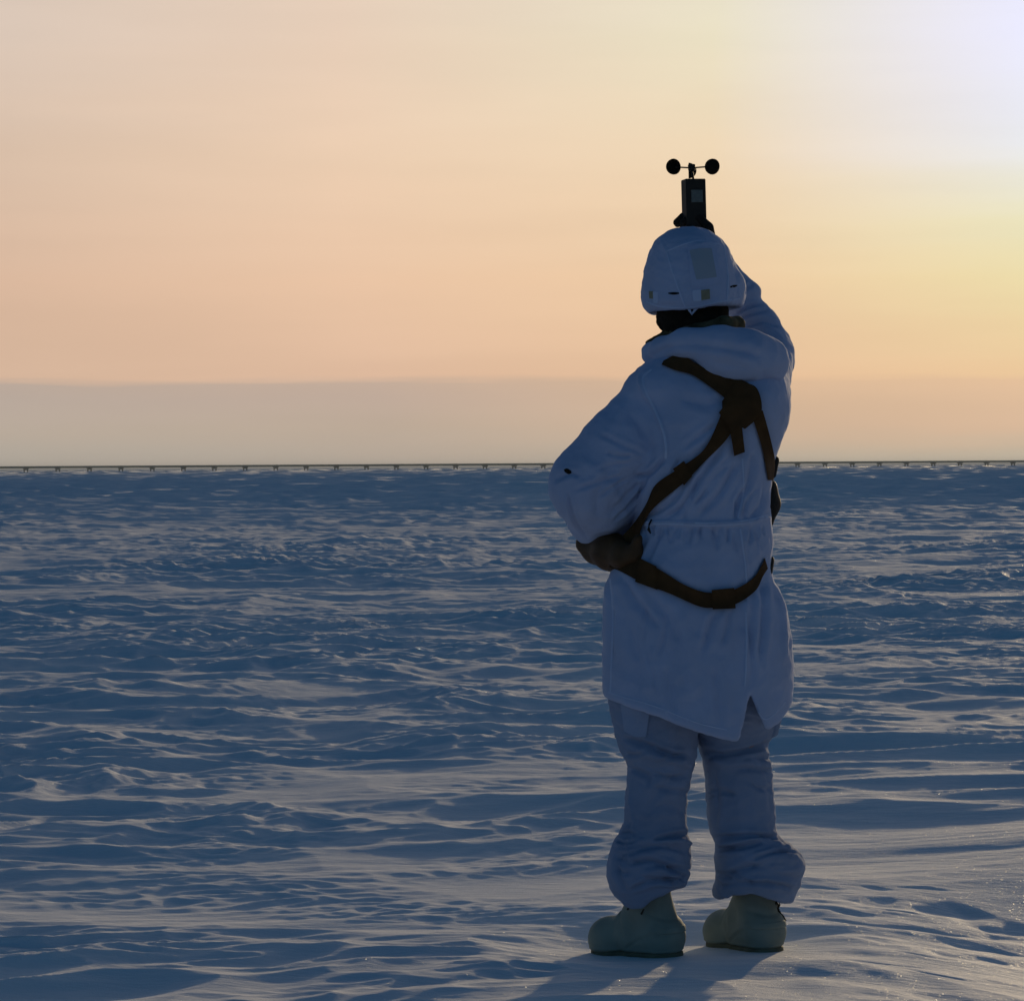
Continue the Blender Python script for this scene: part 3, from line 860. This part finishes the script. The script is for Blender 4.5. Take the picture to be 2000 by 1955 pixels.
def ribbon(name, top, bot, bvh, material, parent, thick=4.0, lift=2.0, n=40, m=5, cross=0.0):
    """a band between two pixel polylines laid over a surface: real strip with thickness"""
    A, B = spline(top, n), spline(bot, n)
    dist = np.zeros((n, m)); dirs = np.zeros((n, m, 3))
    for i in range(n):
        for j in range(m):
            t = j / (m - 1); p = A[i] * (1 - t) + B[i] * t
            d = ray(p[0], p[1]); dirs[i, j] = d
            c = cast(bvh, p[0], p[1]); dist[i, j] = np.nan if c is None else c
    good = ~np.isnan(dist)
    fill = np.nanmedian(dist)
    for j in range(m):
        g = good[:, j]
        dist[:, j] = np.interp(np.arange(n), np.arange(n)[g], dist[g, j]) if g.any() else fill
    # bridge the small hollows: running minimum, then smooth
    for _ in range(3):
        pad = np.pad(dist, ((1, 1), (1, 1)), mode='edge')
        avg = (pad[:-2, 1:-1] + pad[2:, 1:-1] + pad[1:-1, :-2] + pad[1:-1, 2:] + 2 * dist) / 6
        dist = np.minimum(avg, dist + 0.0008)
    lo = CAMn + dirs * (dist - lift * K)[..., None] + dirs * 0.004
    bow = 1 - cross * (np.linspace(-1, 1, m) ** 2)
    hi = CAMn + dirs * (dist - lift * K - thick * K * bow[None, :])[..., None]
    vs = np.concatenate([hi.reshape(-1, 3), lo.reshape(-1, 3)]); o = n * m
    fs = []
    for i in range(n - 1):
        for j in range(m - 1):
            a, b, c, d = i * m + j, i * m + j + 1, (i + 1) * m + j + 1, (i + 1) * m + j
            fs.append((a, b, c, d)); fs.append((o + d, o + c, o + b, o + a))
    edge = [i * m for i in range(n)] + [(n - 1) * m + j for j in range(1, m)] + [i * m + m - 1 for i in range(n - 2, -1, -1)] + [j for j in range(m - 2, 0, -1)]
    for x, y in zip(edge, edge[1:] + edge[:1]): fs.append((y, x, o + x, o + y))
    me = mesh_obj(name, vs, fs, material, parent)
    import bmesh
    bm = bmesh.new(); bm.from_mesh(me.data); bmesh.ops.recalc_face_normals(bm, faces=bm.faces)
    for e in bm.edges:
        if len(e.link_faces) == 2 and e.calc_face_angle(0) > 0.8: e.smooth = False
    bm.to_mesh(me.data); bm.free()
    return me

# cover patches
ribbon('back_panel', [(1343, 484), (1370, 475), (1396, 473)], [(1350, 562), (1380, 559), (1410, 553)], BVH_H, M_CLOTH, helmet, 2.0, 0.4, 16, 12)
pk = ribbon('mesh_patch', [(1347, 489), (1368, 485), (1390, 485)], [(1360, 546), (1380, 544), (1400, 541)], BVH_H, M_PATCH, helmet, 1.2, 2.2, 12, 10)
ribbon('cloth_tab', [(1352, 567), (1369, 566)], [(1354, 588), (1370, 588)], BVH_H, M_SEAM, helmet, 1.8, 0.4, 6, 6)
ribbon('square_tab', [(1368, 567), (1386, 565)], [(1369, 587), (1387, 584)], BVH_H, M_TAB, helmet, 1.6, 0.4, 6, 6)
ribbon('cloth_tab', [(1275, 570), (1285, 570)], [(1276, 592), (1285, 592)], BVH_H, M_SEAM, helmet, 1.8, 0.4, 6, 6)
ribbon('square_tab', [(1267, 569), (1276, 569)], [(1268, 583), (1276, 584)], BVH_H, M_TAB, helmet, 1.6, 0.4, 6, 6)
ribbon('slit', [(1305, 572), (1316, 571), (1328, 572)], [(1305, 574), (1316, 576), (1328, 574)], BVH_H, M_FLEECE, helmet, 0.6, 0.2, 10, 3)
ribbon('slit', [(1425, 560), (1433, 557), (1440, 557)], [(1425, 562), (1433, 562), (1440, 559)], BVH_H, M_FLEECE, helmet, 0.6, 0.2, 10, 3)
v, f = tube(W([(1338, 600, -44), (1344, 610, -46), (1348, 617, -44), (1354, 609, -46), (1362, 601, -46)]), 2.6 * K, 6)
mesh_obj('drawcord', v, f, M_SEAM, helmet)

# ---- harness
harness = empty('harness', W([1440, 800, -130])); adopt(harness, person)
harness['label'] = 'dark brown webbing harness crossing the back with waist strap and pouches'
ribbon('strap', [(1296, 704), (1327, 692), (1360, 710), (1391, 726), (1446, 741), (1476, 757)],
       [(1292, 712), (1318, 723), (1353, 733), (1394, 761), (1417, 780), (1430, 802)], BVH, M_STRAP, harness, 6, 3, 40, 6)
ribbon('strap', [(1412, 790), (1404, 820), (1374, 879), (1324, 916), (1281, 946), (1262, 984), (1240, 1019), (1216, 1046)],
       [(1444, 820), (1416, 862), (1374, 904), (1339, 940), (1281, 988), (1256, 1024), (1247, 1060), (1246, 1094)], BVH, M_STRAP, harness, 6, 3, 60, 6)
ribbon('strap', [(1464, 796), (1475, 832), (1487, 870), (1495, 907), (1500, 938)], [(1490, 802), (1502, 845), (1511, 883), (1514, 905), (1511, 938)], BVH, M_STRAP, harness, 6, 3, 36, 5)
ribbon('strap', [(1196, 1076), (1249, 1091), (1296, 1117), (1339, 1143), (1382, 1157), (1426, 1154), (1469, 1131), (1487, 1105), (1494, 1090)],
       [(1190, 1108), (1212, 1116), (1258, 1140), (1310, 1160), (1362, 1183), (1391, 1187), (1436, 1180), (1475, 1154), (1490, 1126), (1500, 1110)], BVH, M_STRAP, harness, 6, 3, 60, 6)
ribbon('strap_end', [(1420, 806), (1446, 806)], [(1434, 891), (1455, 883)], BVH, M_STRAP, harness, 4, 9, 8, 20)
ribbon('yoke', [(1440, 744), (1477, 757), (1488, 800), (1470, 826)], [(1410, 784), (1412, 800), (1426, 822), (1455, 838)], BVH, M_STRAP, harness, 5, 8, 24, 8)
ribbon('buckle', [(1404, 806), (1418, 788)], [(1432, 848), (1446, 826)], BVH, M_STRAP, harness, 5, 9, 8, 14)
ribbon('slider', [(1314, 916), (1336, 900)], [(1336, 948), (1352, 930)], BVH, M_STRAP, harness, 3, 9, 8, 8)
ribbon('slider', [(1390, 1152), (1434, 1148)], [(1392, 1190), (1437, 1188)], BVH, M_STRAP, harness, 4, 9, 10, 8)
ribbon('slider', [(1250, 1090), (1282, 1106)], [(1240, 1136), (1284, 1152)], BVH, M_STRAP, harness, 4, 9, 10, 8)

fl = Field((1100, 1000, -140), (1290, 1140, 140), 4)
fl.add(fl.chain([(Q(1140, 1062, 70), 16), (Q(1165, 1072, 60), 28), ((1195, 1078, 10), 35), ((1220, 1086, -46), 25), ((1236, 1082, -74), 15), ((1242, 1050, -88), 9)], 14))
V, q = fl.surface(3)
V = fold(V, q, [([(1140, 1070), (1180, 1092), (1230, 1098)], 4, 1.6)], [(1.2, 30, 22, 71)])
skin('pouch', V, q, M_LEATHER, harness)['label'] = 'brown leather pouch under the left elbow'
fl = Field((1470, 880, -60), (1560, 1060, 180), 4)
fl.add(fl.chain([(Q(1502, 952, 30), 17), (Q(1503, 985, 36), 21), (Q(1500, 1022, 40), 11)], 10))
V, q = fl.surface(3); skin('pouch', V, q, M_PLASTIC, harness)['label'] = 'dark pouch at the right side'
fl = Field((1490, 880, -60), (1540, 950, 80), 3)
fl.add(fl.chain([((1515, 898, -8), 7), ((1508, 928, -16), 7)], 6)); V, q = fl.surface(2); skin('clip', V, q, M_PLASTIC, harness)
fl = Field((1476, 1070, -60), (1520, 1140, 80), 3)
fl.add(fl.chain([((1504, 1093, -12), 8), ((1499, 1116, -26), 8)], 6)); V, q = fl.surface(2); skin('clip', V, q, M_PLASTIC, harness)
v, f = tube([W(Q(1345, 935, 152)), W(Q(1250, 890, 158)), W(Q(1146, 840, 140)), W(Q(1143, 838, 140))], [7 * K, 7 * K, 8 * K, 5 * K], 10)
mesh_obj('sling_bar', v, f, M_PLASTIC, harness)
v, f = tube(W([(1268, 1014, -84), (1263, 1024, -90), (1262, 1033, -92), (1266, 1041, -92)]), [1.5 * K, 1.8 * K, 3.2 * K, 1.2 * K], 6)
mesh_obj('zip_pull', v, f, M_PLASTIC, person)
BVH_S = BVHTree.FromPolygons([Vector(p) for p in W(V_PARKA)], [tuple(x) for x in Q_PARKA])
ribbon('sleeve_hole', [(1101, 917), (1108, 915), (1116, 920)], [(1103, 922), (1110, 926), (1116, 924)], BVH_S, M_FLEECE, parka, 0.8, 0.4, 8, 4)

def seam(path, half, bvh, parent, n=40):
    c = spline(path, n); d = np.gradient(c, axis=0); d /= np.linalg.norm(d, axis=1, keepdims=True)
    nn = np.stack([-d[:, 1], d[:, 0]], 1) * half
    return ribbon('seam', c + nn, c - nn, bvh, M_SEAM, parent, 1.2, 0.2, n, 3, 0.6)
seam([(1272, 722), (1256, 738), (1262, 765), (1281, 805), (1296, 845), (1301, 875), (1300, 896)], 2.4, BVH_S, parka)
seam([(1246, 1024), (1300, 1021), (1380, 1024), (1450, 1020), (1500, 1008)], 4.0, BVH_S, parka)
seam([(1450, 895), (1452, 960), (1441, 1012)], 1.6, BVH_S, parka)
seam([(1446, 1032), (1455, 1100), (1459, 1150)], 1.6, BVH_S, parka)
seam([(1457, 1195), (1458, 1260), (1455, 1340)], 1.8, BVH_S, parka)
seam([(1192, 1130), (1197, 1200), (1194, 1300), (1192, 1352)], 1.8, BVH_S, parka)

seam([(1187, 1352), (1218, 1361), (1280, 1379), (1359, 1410), (1420, 1425)], 1.3, BVH_S, parka)
seam([(1478, 1385), (1492, 1404), (1511, 1396), (1535, 1370)], 1.3, BVH_S, parka)
for pth in ([(1301, 490), (1316, 540), (1339, 602)], [(1415, 482), (1422, 540), (1420, 590)], [(1262, 589), (1290, 599), (1345, 601), (1400, 591), (1446, 583)], [(1303, 490), (1345, 474), (1370, 470), (1412, 479)]):
    seam(pth, 1.4, BVH_H, helmet)

# ---- trousers
ft = Field((1160, 1160, -110), (1610, 1790, 170), 4.2)
Lw, Rw = 6, 58
left = ft.loft([(1280, 1196, 1366, 0, 80), (1362, 1189, 1363, -2, 80), (1435, 1204, 1361, Lw, 76), (1471, 1215, 1360, Lw, 74), (1500, 1229, 1353, Lw, 66),
                (1552, 1224, 1341, Lw, 62), (1604, 1222, 1338, Lw, 60), (1625, 1213, 1343, Lw, 64), (1650, 1198, 1347, Lw, 72), (1688, 1188, 1348, Lw, 76),
                (1715, 1188, 1344, Lw, 74), (1735, 1193, 1338, Lw + 4, 68), (1755, 1206, 1332, Lw + 6, 62), (1785, 1230, 1326, Lw + 6, 56)])
right = ft.loft([(1280, 1358, 1526, 14, 80), (1400, 1360, 1522, 34, 78), (1440, 1364, 1512, Rw, 76), (1466, 1371, 1500, Rw, 68), (1489, 1378, 1509, Rw, 70), (1538, 1385, 1513, Rw, 66),
                 (1596, 1387, 1517, Rw, 64), (1636, 1394, 1519, Rw, 66), (1652, 1405, 1540, Rw, 72), (1674, 1403, 1568, Rw, 80), (1694, 1402, 1578, Rw, 82),
                 (1711, 1405, 1574, Rw, 80), (1728, 1406, 1569, Rw, 76), (1745, 1398, 1562, Rw, 72), (1785, 1396, 1552, Rw, 66)])
ft.add(left); ft.add(right, 6)
ft.add(ft.loft([(1170, 1215, 1500, 8, 84), (1330, 1200, 1512, 10, 86), (1390, 1210, 1500, 10, 78)]), 14)
ft.cut(np.maximum(ft.loft([(1690, 1245, 1310, Lw, 30), (1720, 1220, 1320, Lw, 50), (1750, 1232, 1318, Lw + 6, 46), (1800, 1256, 1312, Lw + 6, 42)], cap=False), 1690 - ft.v + 0 * ft.f))
ft.cut(np.maximum(ft.loft([(1700, 1440, 1540, Rw, 40), (1730, 1416, 1556, Rw, 62), (1800, 1408, 1544, Rw, 58)], cap=False), 1700 - ft.v + 0 * ft.f))
hl = np.array([(1150, 1740), (1205, 1750), (1228, 1769), (1252, 1767), (1270, 1750), (1316, 1729), (1355, 1722), (1372, 1722), (1394, 1752), (1402, 1760), (1412, 1757), (1435, 1745), (1475, 1743), (1516, 1760), (1545, 1769), (1559, 1758), (1600, 1730)])
ft.keep(ft.v - np.interp(ft.u, hl[:, 0], hl[:, 1]).astype(np.float32) + 0 * ft.f)
V, q = ft.surface(3)
TROUSER_FOLDS = [
    ([(1215, 1440), (1260, 1452), (1310, 1472), (1350, 1476)], 7, -5), ([(1235, 1462), (1290, 1480), (1345, 1492)], 9, 3),
    ([(1232, 1500), (1262, 1512), (1270, 1530)], 7, -3), ([(1236, 1520), (1232, 1560), (1240, 1610), (1228, 1650), (1236, 1700), (1232, 1735)], 5, 2.2),
    ([(1350, 1500), (1300, 1530), (1262, 1580)], 12, -2.4), ([(1345, 1590), (1300, 1570), (1260, 1590)], 12, -2),
    ([(1275, 1640), (1310, 1632), (1345, 1628)], 6, -6), ([(1240, 1658), (1290, 1652), (1340, 1662)], 8, -5.5), ([(1290, 1645), (1330, 1643), (1347, 1650)], 6, 4),
    ([(1225, 1690), (1270, 1680), (1320, 1700), (1340, 1718)], 7, -5.5), ([(1250, 1705), (1295, 1700), (1335, 1722)], 6, 4.5), ([(1215, 1665), (1208, 1700), (1225, 1740)], 7, -4),
    ([(1232, 1735), (1275, 1718), (1318, 1716)], 6, -4.5), ([(1250, 1690), (1300, 1693), (1340, 1708)], 4, -3.5),
    ([(1375, 1462), (1410, 1472), (1460, 1464), (1505, 1448)], 7, -6), ([(1385, 1482), (1430, 1490), (1490, 1474)], 9, 3.5),
    ([(1395, 1505), (1402, 1560), (1396, 1620)], 8, -2.6), ([(1430, 1520), (1445, 1560), (1440, 1600)], 16, 2), ([(1480, 1480), (1500, 1530), (1504, 1590)], 8, -2),
    ([(1395, 1634), (1440, 1632), (1490, 1632), (1518, 1640)], 6, -6), ([(1408, 1655), (1450, 1655), (1490, 1645)], 6, -6), ([(1400, 1644), (1445, 1643), (1500, 1640)], 6, 3.5),
    ([(1412, 1712), (1450, 1696), (1480, 1690)], 9, -5), ([(1410, 1730), (1460, 1722), (1520, 1726), (1550, 1735)], 6, -4.5), ([(1440, 1675), (1500, 1668), (1560, 1690)], 16, 3.4),
    ([(1408, 1740), (1440, 1725), (1490, 1712)], 7, 3), ([(1500, 1700), (1540, 1712), (1566, 1712)], 10, -2.6),
    ([(1440, 1395), (1470, 1402), (1490, 1412)], 6, -3),
]
V = relax(V, q, 1)
for cu, cw, lo_, hi_, n_ in ((1284, 62, 1470, 1560, 6), (1270, 72, 1628, 1728, 13), (1446, 66, 1470, 1570, 6), (1478, 82, 1636, 1740, 13)):
    for _ in range(n_):
        sd_ = _r.choice((-1, 1)); v0 = _r.uniform(lo_, hi_); ln = _r.uniform(0.5, 1.3)
        u0 = cu + sd_ * cw * 0.95; sl = _r.uniform(-0.3, 0.3); bow = _r.uniform(-8, 8)
        TROUSER_FOLDS.append(([(u0, v0), (u0 - sd_ * cw * ln * 0.5, v0 + sl * cw * ln * 0.5 + bow), (u0 - sd_ * cw * ln, v0 + sl * cw * ln)], _r.uniform(4, 7), -_r.uniform(2.0, 4.0)))
TROUSER_FOLDS = [(a_, b_ * 0.7, c_ * 2.0) for a_, b_, c_ in TROUSER_FOLDS]
V = fold(V, q, TROUSER_FOLDS, [(2.4, 60, 30, 81), (1.4, 30, 18, 83)])
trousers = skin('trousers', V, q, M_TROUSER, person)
trousers['label'] = 'baggy white trousers bunched over the boot tops'
BVH_T = BVHTree.FromPolygons([Vector(p) for p in W(V)], [tuple(x) for x in q])
ribbon('cargo_pocket', [(1210, 1360), (1240, 1366), (1270, 1376)], [(1219, 1428), (1240, 1438), (1262, 1439)], BVH_T, M_POCKET, trousers, 4, 1, 14, 12)
fl = Field((1480, 1370, -40), (1550, 1460, 120), 3.5)
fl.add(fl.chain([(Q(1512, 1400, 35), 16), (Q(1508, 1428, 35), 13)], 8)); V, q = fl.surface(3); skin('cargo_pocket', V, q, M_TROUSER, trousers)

# ---- boots
def boot(heel, yaw, pitch, name_label):
    """heel: world point under the back of the heel; yaw: pointing direction in the ground plane"""
    d = Vector((math.cos(yaw), math.sin(yaw), 0)); up = Vector((0, 0, 1))
    rot = Matrix.Rotation(pitch, 3, d.cross(up)); d = rot @ d; up = rot @ up; s = up.cross(d)
    B = lambda a: np.array(heel) + np.multiply.outer(a[:, 0] * K, np.array(d)) + np.multiply.outer(-a[:, 1] * K, np.array(up)) + np.multiply.outer(a[:, 2] * K, np.array(-s))
    f = Field((-20, -225, -80), (260, 20, 80), 3.2)
    f.add(f.cone((50, -46, 0), 45, (110, -44, 2), 42))
    f.add(f.ell((179, -38, 4), (49, 44, 49)), 12)
    f.add(f.chain([((56, -62, 0), 44), ((68, -100, 0), 37), ((74, -190, 0), 37)], 12), 14)
    f.add(f.chain([((90, -115, 0), 30), ((137, -60, 2), 31)], 10), 18)
    f.keep(f.v + 14 + 0 * f.f)
    f.cut(np.maximum(f.cone((74, -160, 0), 30, (76, -240, 0), 31), f.v + 160 + 0 * f.f))
    V, q = f.surface(3)
    # rubber ribs, foxing line and ankle creases, in the boot's own frame
    N = normals(V, q); dsp = np.zeros(len(V))
    dsp += 1.6 * np.exp(-((V[:, 1] + 22) / 2.6) ** 2)
    dsp -= 2.4 * np.exp(-((V[:, 1] + 60 - 32 * (np.clip(V[:, 0], 0, 120) / 110) ** 2) / 2.8) ** 2) * sstep(124, 108, V[:, 0])
    dsp += 1.2 * np.exp(-((V[:, 1] + 67 - 32 * (np.clip(V[:, 0], 0, 120) / 110) ** 2) / 5.0) ** 2) * sstep(124, 108, V[:, 0])
    dsp -= 2.2 * np.exp(-((V[:, 0] - 150 - 0.25 * (V[:, 1] + 50)) / 3.5) ** 2) * sstep(-48, -62, V[:, 1])
    dsp -= 2.6 * np.exp(-((V[:, 1] + 96 + 0.3 * (V[:, 0] - 60)) / 4.5) ** 2) * np.exp(-((V[:, 0] - 20) / 40) ** 2)
    dsp -= 2.4 * np.exp(-((V[:, 0] - 134 + 0.4 * (V[:, 1] + 80)) / 5) ** 2) * (V[:, 1] < -45)
    dsp += 1.0 * perlin(V[:, 0] / 34 + V[:, 2] / 40, V[:, 1] / 26, 91)
    V = V + N * dsp[:, None]
    o = mesh_obj('boot', B(V), q, M_RUBBER, person); o['label'] = name_label
    # sole with heel block and arch
    fs = Field((-20, -40, -70), (250, 12, 70), 3)
    foot = fs.cone((52, -10, 0), 40, (108, -10, 2), 37); foot = smin(foot, fs.ell((174, -10, 4), (50, 60, 45)), 14)
    fs.add(foot); fs.keep(np.maximum(-18 - fs.v, fs.v) + 0 * fs.f)
    fs.cut(np.maximum(np.maximum(82 - fs.u, fs.u - 120), -7 - fs.v) + 0 * fs.f)
    V, q = fs.surface(1)
    mesh_obj('sole', B(V), q, M_SOLE, o)
    ht = Field((-20, -80, -60), (60, -30, 60), 3)
    ht.add(np.maximum(ht.cone((50, -56, 0), 46.6, (54, -60, 0), 46), np.maximum(ht.u - 34, np.abs(ht.v + 62) - 7)))
    V, q = ht.surface(1)
    mesh_obj('heel_patch', B(V), q, M_RUBBER, o)
    for k in range(5):
        t = k / 4; a, z = 108 + 22 * t, -112 + 30 * t
        pts = B(np.array([(a - 4, z + 4, -20), (a + 4, z - 3, -8), (a + 6, z - 4, 0), (a + 4, z - 3, 8), (a - 4, z + 4, 20)], float))
        vv, ff = tube(pts, 2.2 * K, 6); mesh_obj('lace', vv, ff, M_LACE, o)
    return o, B

def ground_z(P): return float(terrain(np.array([P[0]]), np.array([P[1]]))[0])
hl_ = Vector(W([1336, 1868, -22])); hl_.z = ground_z(hl_) - 0.012
bl, Bl = boot(hl_, R(180 - 40), R(-4), 'pale rubber boot pointing left, left foot')
hr_ = Vector(W([1524, 1856, 18])); hr_.z = ground_z(hr_) - 0.012
br, Br = boot(hr_, R(180 - 59), R(-4), 'pale rubber boot pointing away, right foot')
for o, pts in ((bl, [(1250, 1768, -2), (1262, 1757, -6), (1272, 1762, -4), (1268, 1772, -6), (1258, 1774, -8), (1252, 1784, -6)]),
               (bl, [(1264, 1752, -6), (1274, 1768, -6), (1270, 1782, -6), (1262, 1778, -8)]),
               (bl, [(1226, 1778, 14), (1234, 1768, 8), (1242, 1762, 4)]),
               (br, [(1516, 1758, 72), (1522, 1770, 68), (1527, 1778, 66), (1524, 1788, 64), (1534, 1796, 62), (1541, 1808, 62)]),
               (br, [(1518, 1762, 66), (1529, 1772, 62), (1526, 1784, 60), (1531, 1794, 60), (1528, 1806, 60)]),
               (br, [(1512, 1760, 64), (1524, 1766, 62), (1520, 1778, 60), (1528, 1786, 60)])):
    v, f = tube(W(spline(np.array(pts, float), 20)), 1.9 * K, 6); mesh_obj('lace', v, f, M_LACE, o)

# ---- gloves
def glove(wrist, palm, across, grip_dir, fingers_curl, label, thumb_side):
    """palm: Vector wrist->knuckles (metres), across: unit Vector along the knuckles, grip_dir: unit Vector the fingers curl towards"""
    f = None
    pw = palm.normalized(); L = palm.length
    lo = wrist - Vector((0.16, 0.16, 0.16)); hi = wrist + Vector((0.18, 0.18, 0.22))
    F_ = Field(lo, hi, 0.004)
    def pt(a, b, c): return tuple(wrist + palm * a + across * b + grip_dir * c)
    F_.add(F_.cone(pt(-0.25, 0, 0), 0.031, pt(0.15, 0, 0), 0.030))
    for b in (-0.028, -0.010, 0.010, 0.028):
        F_.add(F_.cone(pt(0.1, b * 0.8, 0), 0.017, pt(1.0, b, 0), 0.0145), 0.010)
    for b, ln in ((-0.034, 0.80), (-0.012, 1.0), (0.011, 0.95), (0.033, 0.76)):
        s = 0.036 * ln
        p0 = wrist + palm + across * b
        p1 = p0 + (pw * math.cos(fingers_curl * .45) + grip_dir * math.sin(fingers_curl * .45)) * s * 1.15
        p2 = p1 + (pw * math.cos(fingers_curl) + grip_dir * math.sin(fingers_curl)) * s
        p3 = p2 + (pw * math.cos(fingers_curl * 1.5) + grip_dir * math.sin(fingers_curl * 1.5)) * s * 0.8
        F_.add(F_.chain([(tuple(p0), 0.0135), (tuple(p1), 0.0125), (tuple(p2), 0.0115), (tuple(p3), 0.0105)], 0.003), 0.004)
    t0 = wrist + palm * 0.25 + across * (0.026 * thumb_side)
    t1 = t0 + palm * 0.35 + across * (0.026 * thumb_side) + grip_dir * 0.022
    t2 = t1 + palm * 0.30 + grip_dir * 0.030 - across * (0.004 * thumb_side)
    F_.add(F_.chain([(tuple(t0), 0.017), (tuple(t1), 0.0145), (tuple(t2), 0.012)], 0.004), 0.006)
    V, q = F_.surface(2)
    # this field lives in world axes already
    c = V[q[:, 0]]
    o = mesh_obj('glove', V, q, M_GLOVE, person); o['label'] = label
    return o

AN = Vector(W(Q(1355, 440, 245)))                      # foot of the anemometer where the hand grips it
wr = Vector(W(Q(1388, 486, 240)))
wr = Vector(W(Q(1390, 494, 240)))
pal = Vector(W(Q(1382, 447, 258))) - wr
glove(wr, pal, EZ, -EX * 0.96 - Vector((0, 0, 0.0)), 1.5, 'black glove gripping the anemometer', -1)
wl_ = Vector(W(Q(1244, 1008, 200)))
glove(wl_, EX * 0.075 + EZ * 0.015, Vector((0, 0, 1)), EZ, 0.7, 'black glove of the bent left arm', 1)

# ------------------------------------------------------------------ hand-held anemometer
anemo = empty('anemometer', AN)
tag(anemo, 'black hand held anemometer with three spinning cups raised above the helmet', 'anemometer')
yaw = R(15)
ax = Matrix.Rotation(yaw, 3, 'Z') @ Vector((1, 0, 0)); ay = Matrix.Rotation(yaw, 3, 'Z') @ Vector((0, 1, 0)); az = Vector((0, 0, 1))
tilt = Matrix.Rotation(R(-1.2), 3, 'Y')
ax, ay, az = tilt @ ax, tilt @ ay, tilt @ az
top = Vector(W(Q(1354, 351, 245)))
k2 = K * (1 + 245 * K / D0)
hgt = 0.150
cb = top - az * hgt / 2
v, f = box(cb, ax * (20.5 * k2), ay * (15 * k2), az * hgt / 2, 0.10)
mesh_obj('case', v, f, M_PLASTIC, anemo, False)
lc = top - az * (34 * k2) - ay * (15 * k2 + 0.0006) + ax * (1.5 * k2)
v, f = box(lc, ax * (11.5 * k2), ay * 0.0012, az * (12 * k2), 0.3)
mesh_obj('label_plate', v, f, M_SCREEN, anemo, False)
hub = Vector(W(Q(1351, 328.5, 245)))
v, f = tube([top - az * 0.004 + ax * (0.5 * k2), hub], 2.2 * k2, 8); mesh_obj('spindle', v, f, M_PLASTIC, anemo)
v, f = tube([hub - az * (5.5 * k2), hub - az * (4.5 * k2), hub + az * (6 * k2), hub + az * (7 * k2)], [6 * k2, 7 * k2, 7.5 * k2, 6 * k2], 14); mesh_obj('hub', v, f, M_PLASTIC, anemo)
def cup(center, axis, rad):
    """open half-sphere shell whose mouth looks along axis"""
    a = axis.cross(Vector((0, 0, 1))).normalized(); b = axis.cross(a)
    vs, fs = [], []; n, m = 20, 8
    for rr_, sgn in ((rad, 0), (rad * 0.9, 1)):
        for i in range(m + 1):
            t = (math.pi / 2) * i / m
            for j in range(n):
                p = 2 * math.pi * j / n
                vs.append(tuple(center + axis * (rad * 0.35 - rr_ * math.sin(t)) + (a * math.cos(p) + b * math.sin(p)) * rr_ * math.cos(t)))
        o = sgn * (m + 1) * n
        for i in range(m):
            for j in range(n):
                q_ = (o + i * n + j, o + i * n + (j + 1) % n, o + (i + 1) * n + (j + 1) % n, o + (i + 1) * n + j)
                fs.append(q_ if not sgn else q_[::-1])
    o = (m + 1) * n
    for j in range(n): fs.append((j, o + j, o + (j + 1) % n, (j + 1) % n))
    return vs, fs
Rc = 43.5 * k2
for th in (R(79), R(199), R(319)):
    dr = Vector((math.cos(th + R(8)), math.sin(th + R(8)), -0.01 if abs(math.cos(th)) < .5 else 0.0))
    cc = hub + dr * Rc
    v, f = tube([hub, cc - dr * (6 * k2)], 1.5 * k2, 6); arm = mesh_obj('cup_arm', v, f, M_PLASTIC, anemo)
    tang = Vector((-dr.y, dr.x, 0)).normalized()
    v, f = cup(cc, tang, 15.6 * k2); mesh_obj('cup', v, f, M_CUP, arm)

# ------------------------------------------------------------------ thin frosty air
def build_haze():
    hm = bpy.data.materials.new('frosty_air'); hm.use_nodes = True
    nt = hm.node_tree; nt.nodes.clear()
    vol = nt.nodes.new('ShaderNodeVolumePrincipled')
    vol.inputs['Color'].default_value = (0.80, 0.88, 0.95, 1)
    vol.inputs['Density'].default_value = 0.00019
    vol.inputs['Anisotropy'].default_value = 0.0
    out = nt.nodes.new('ShaderNodeOutputMaterial')
    nt.links.new(vol.outputs[0], out.inputs['Volume'])
    e, lo, hi = 31000, -1.6, 5.0
    vs = [(x, y, z) for z in (lo, hi) for x, y in ((-e, -e), (e, -e), (e, e), (-e, e))]
    fs = [(3, 2, 1, 0), (4, 5, 6, 7), (0, 1, 5, 4), (1, 2, 6, 5), (2, 3, 7, 6), (3, 0, 4, 7)]
    o = mesh_obj('haze', vs, fs, hm, None, smooth=False)
    tag(o, kind='stuff')
build_haze()
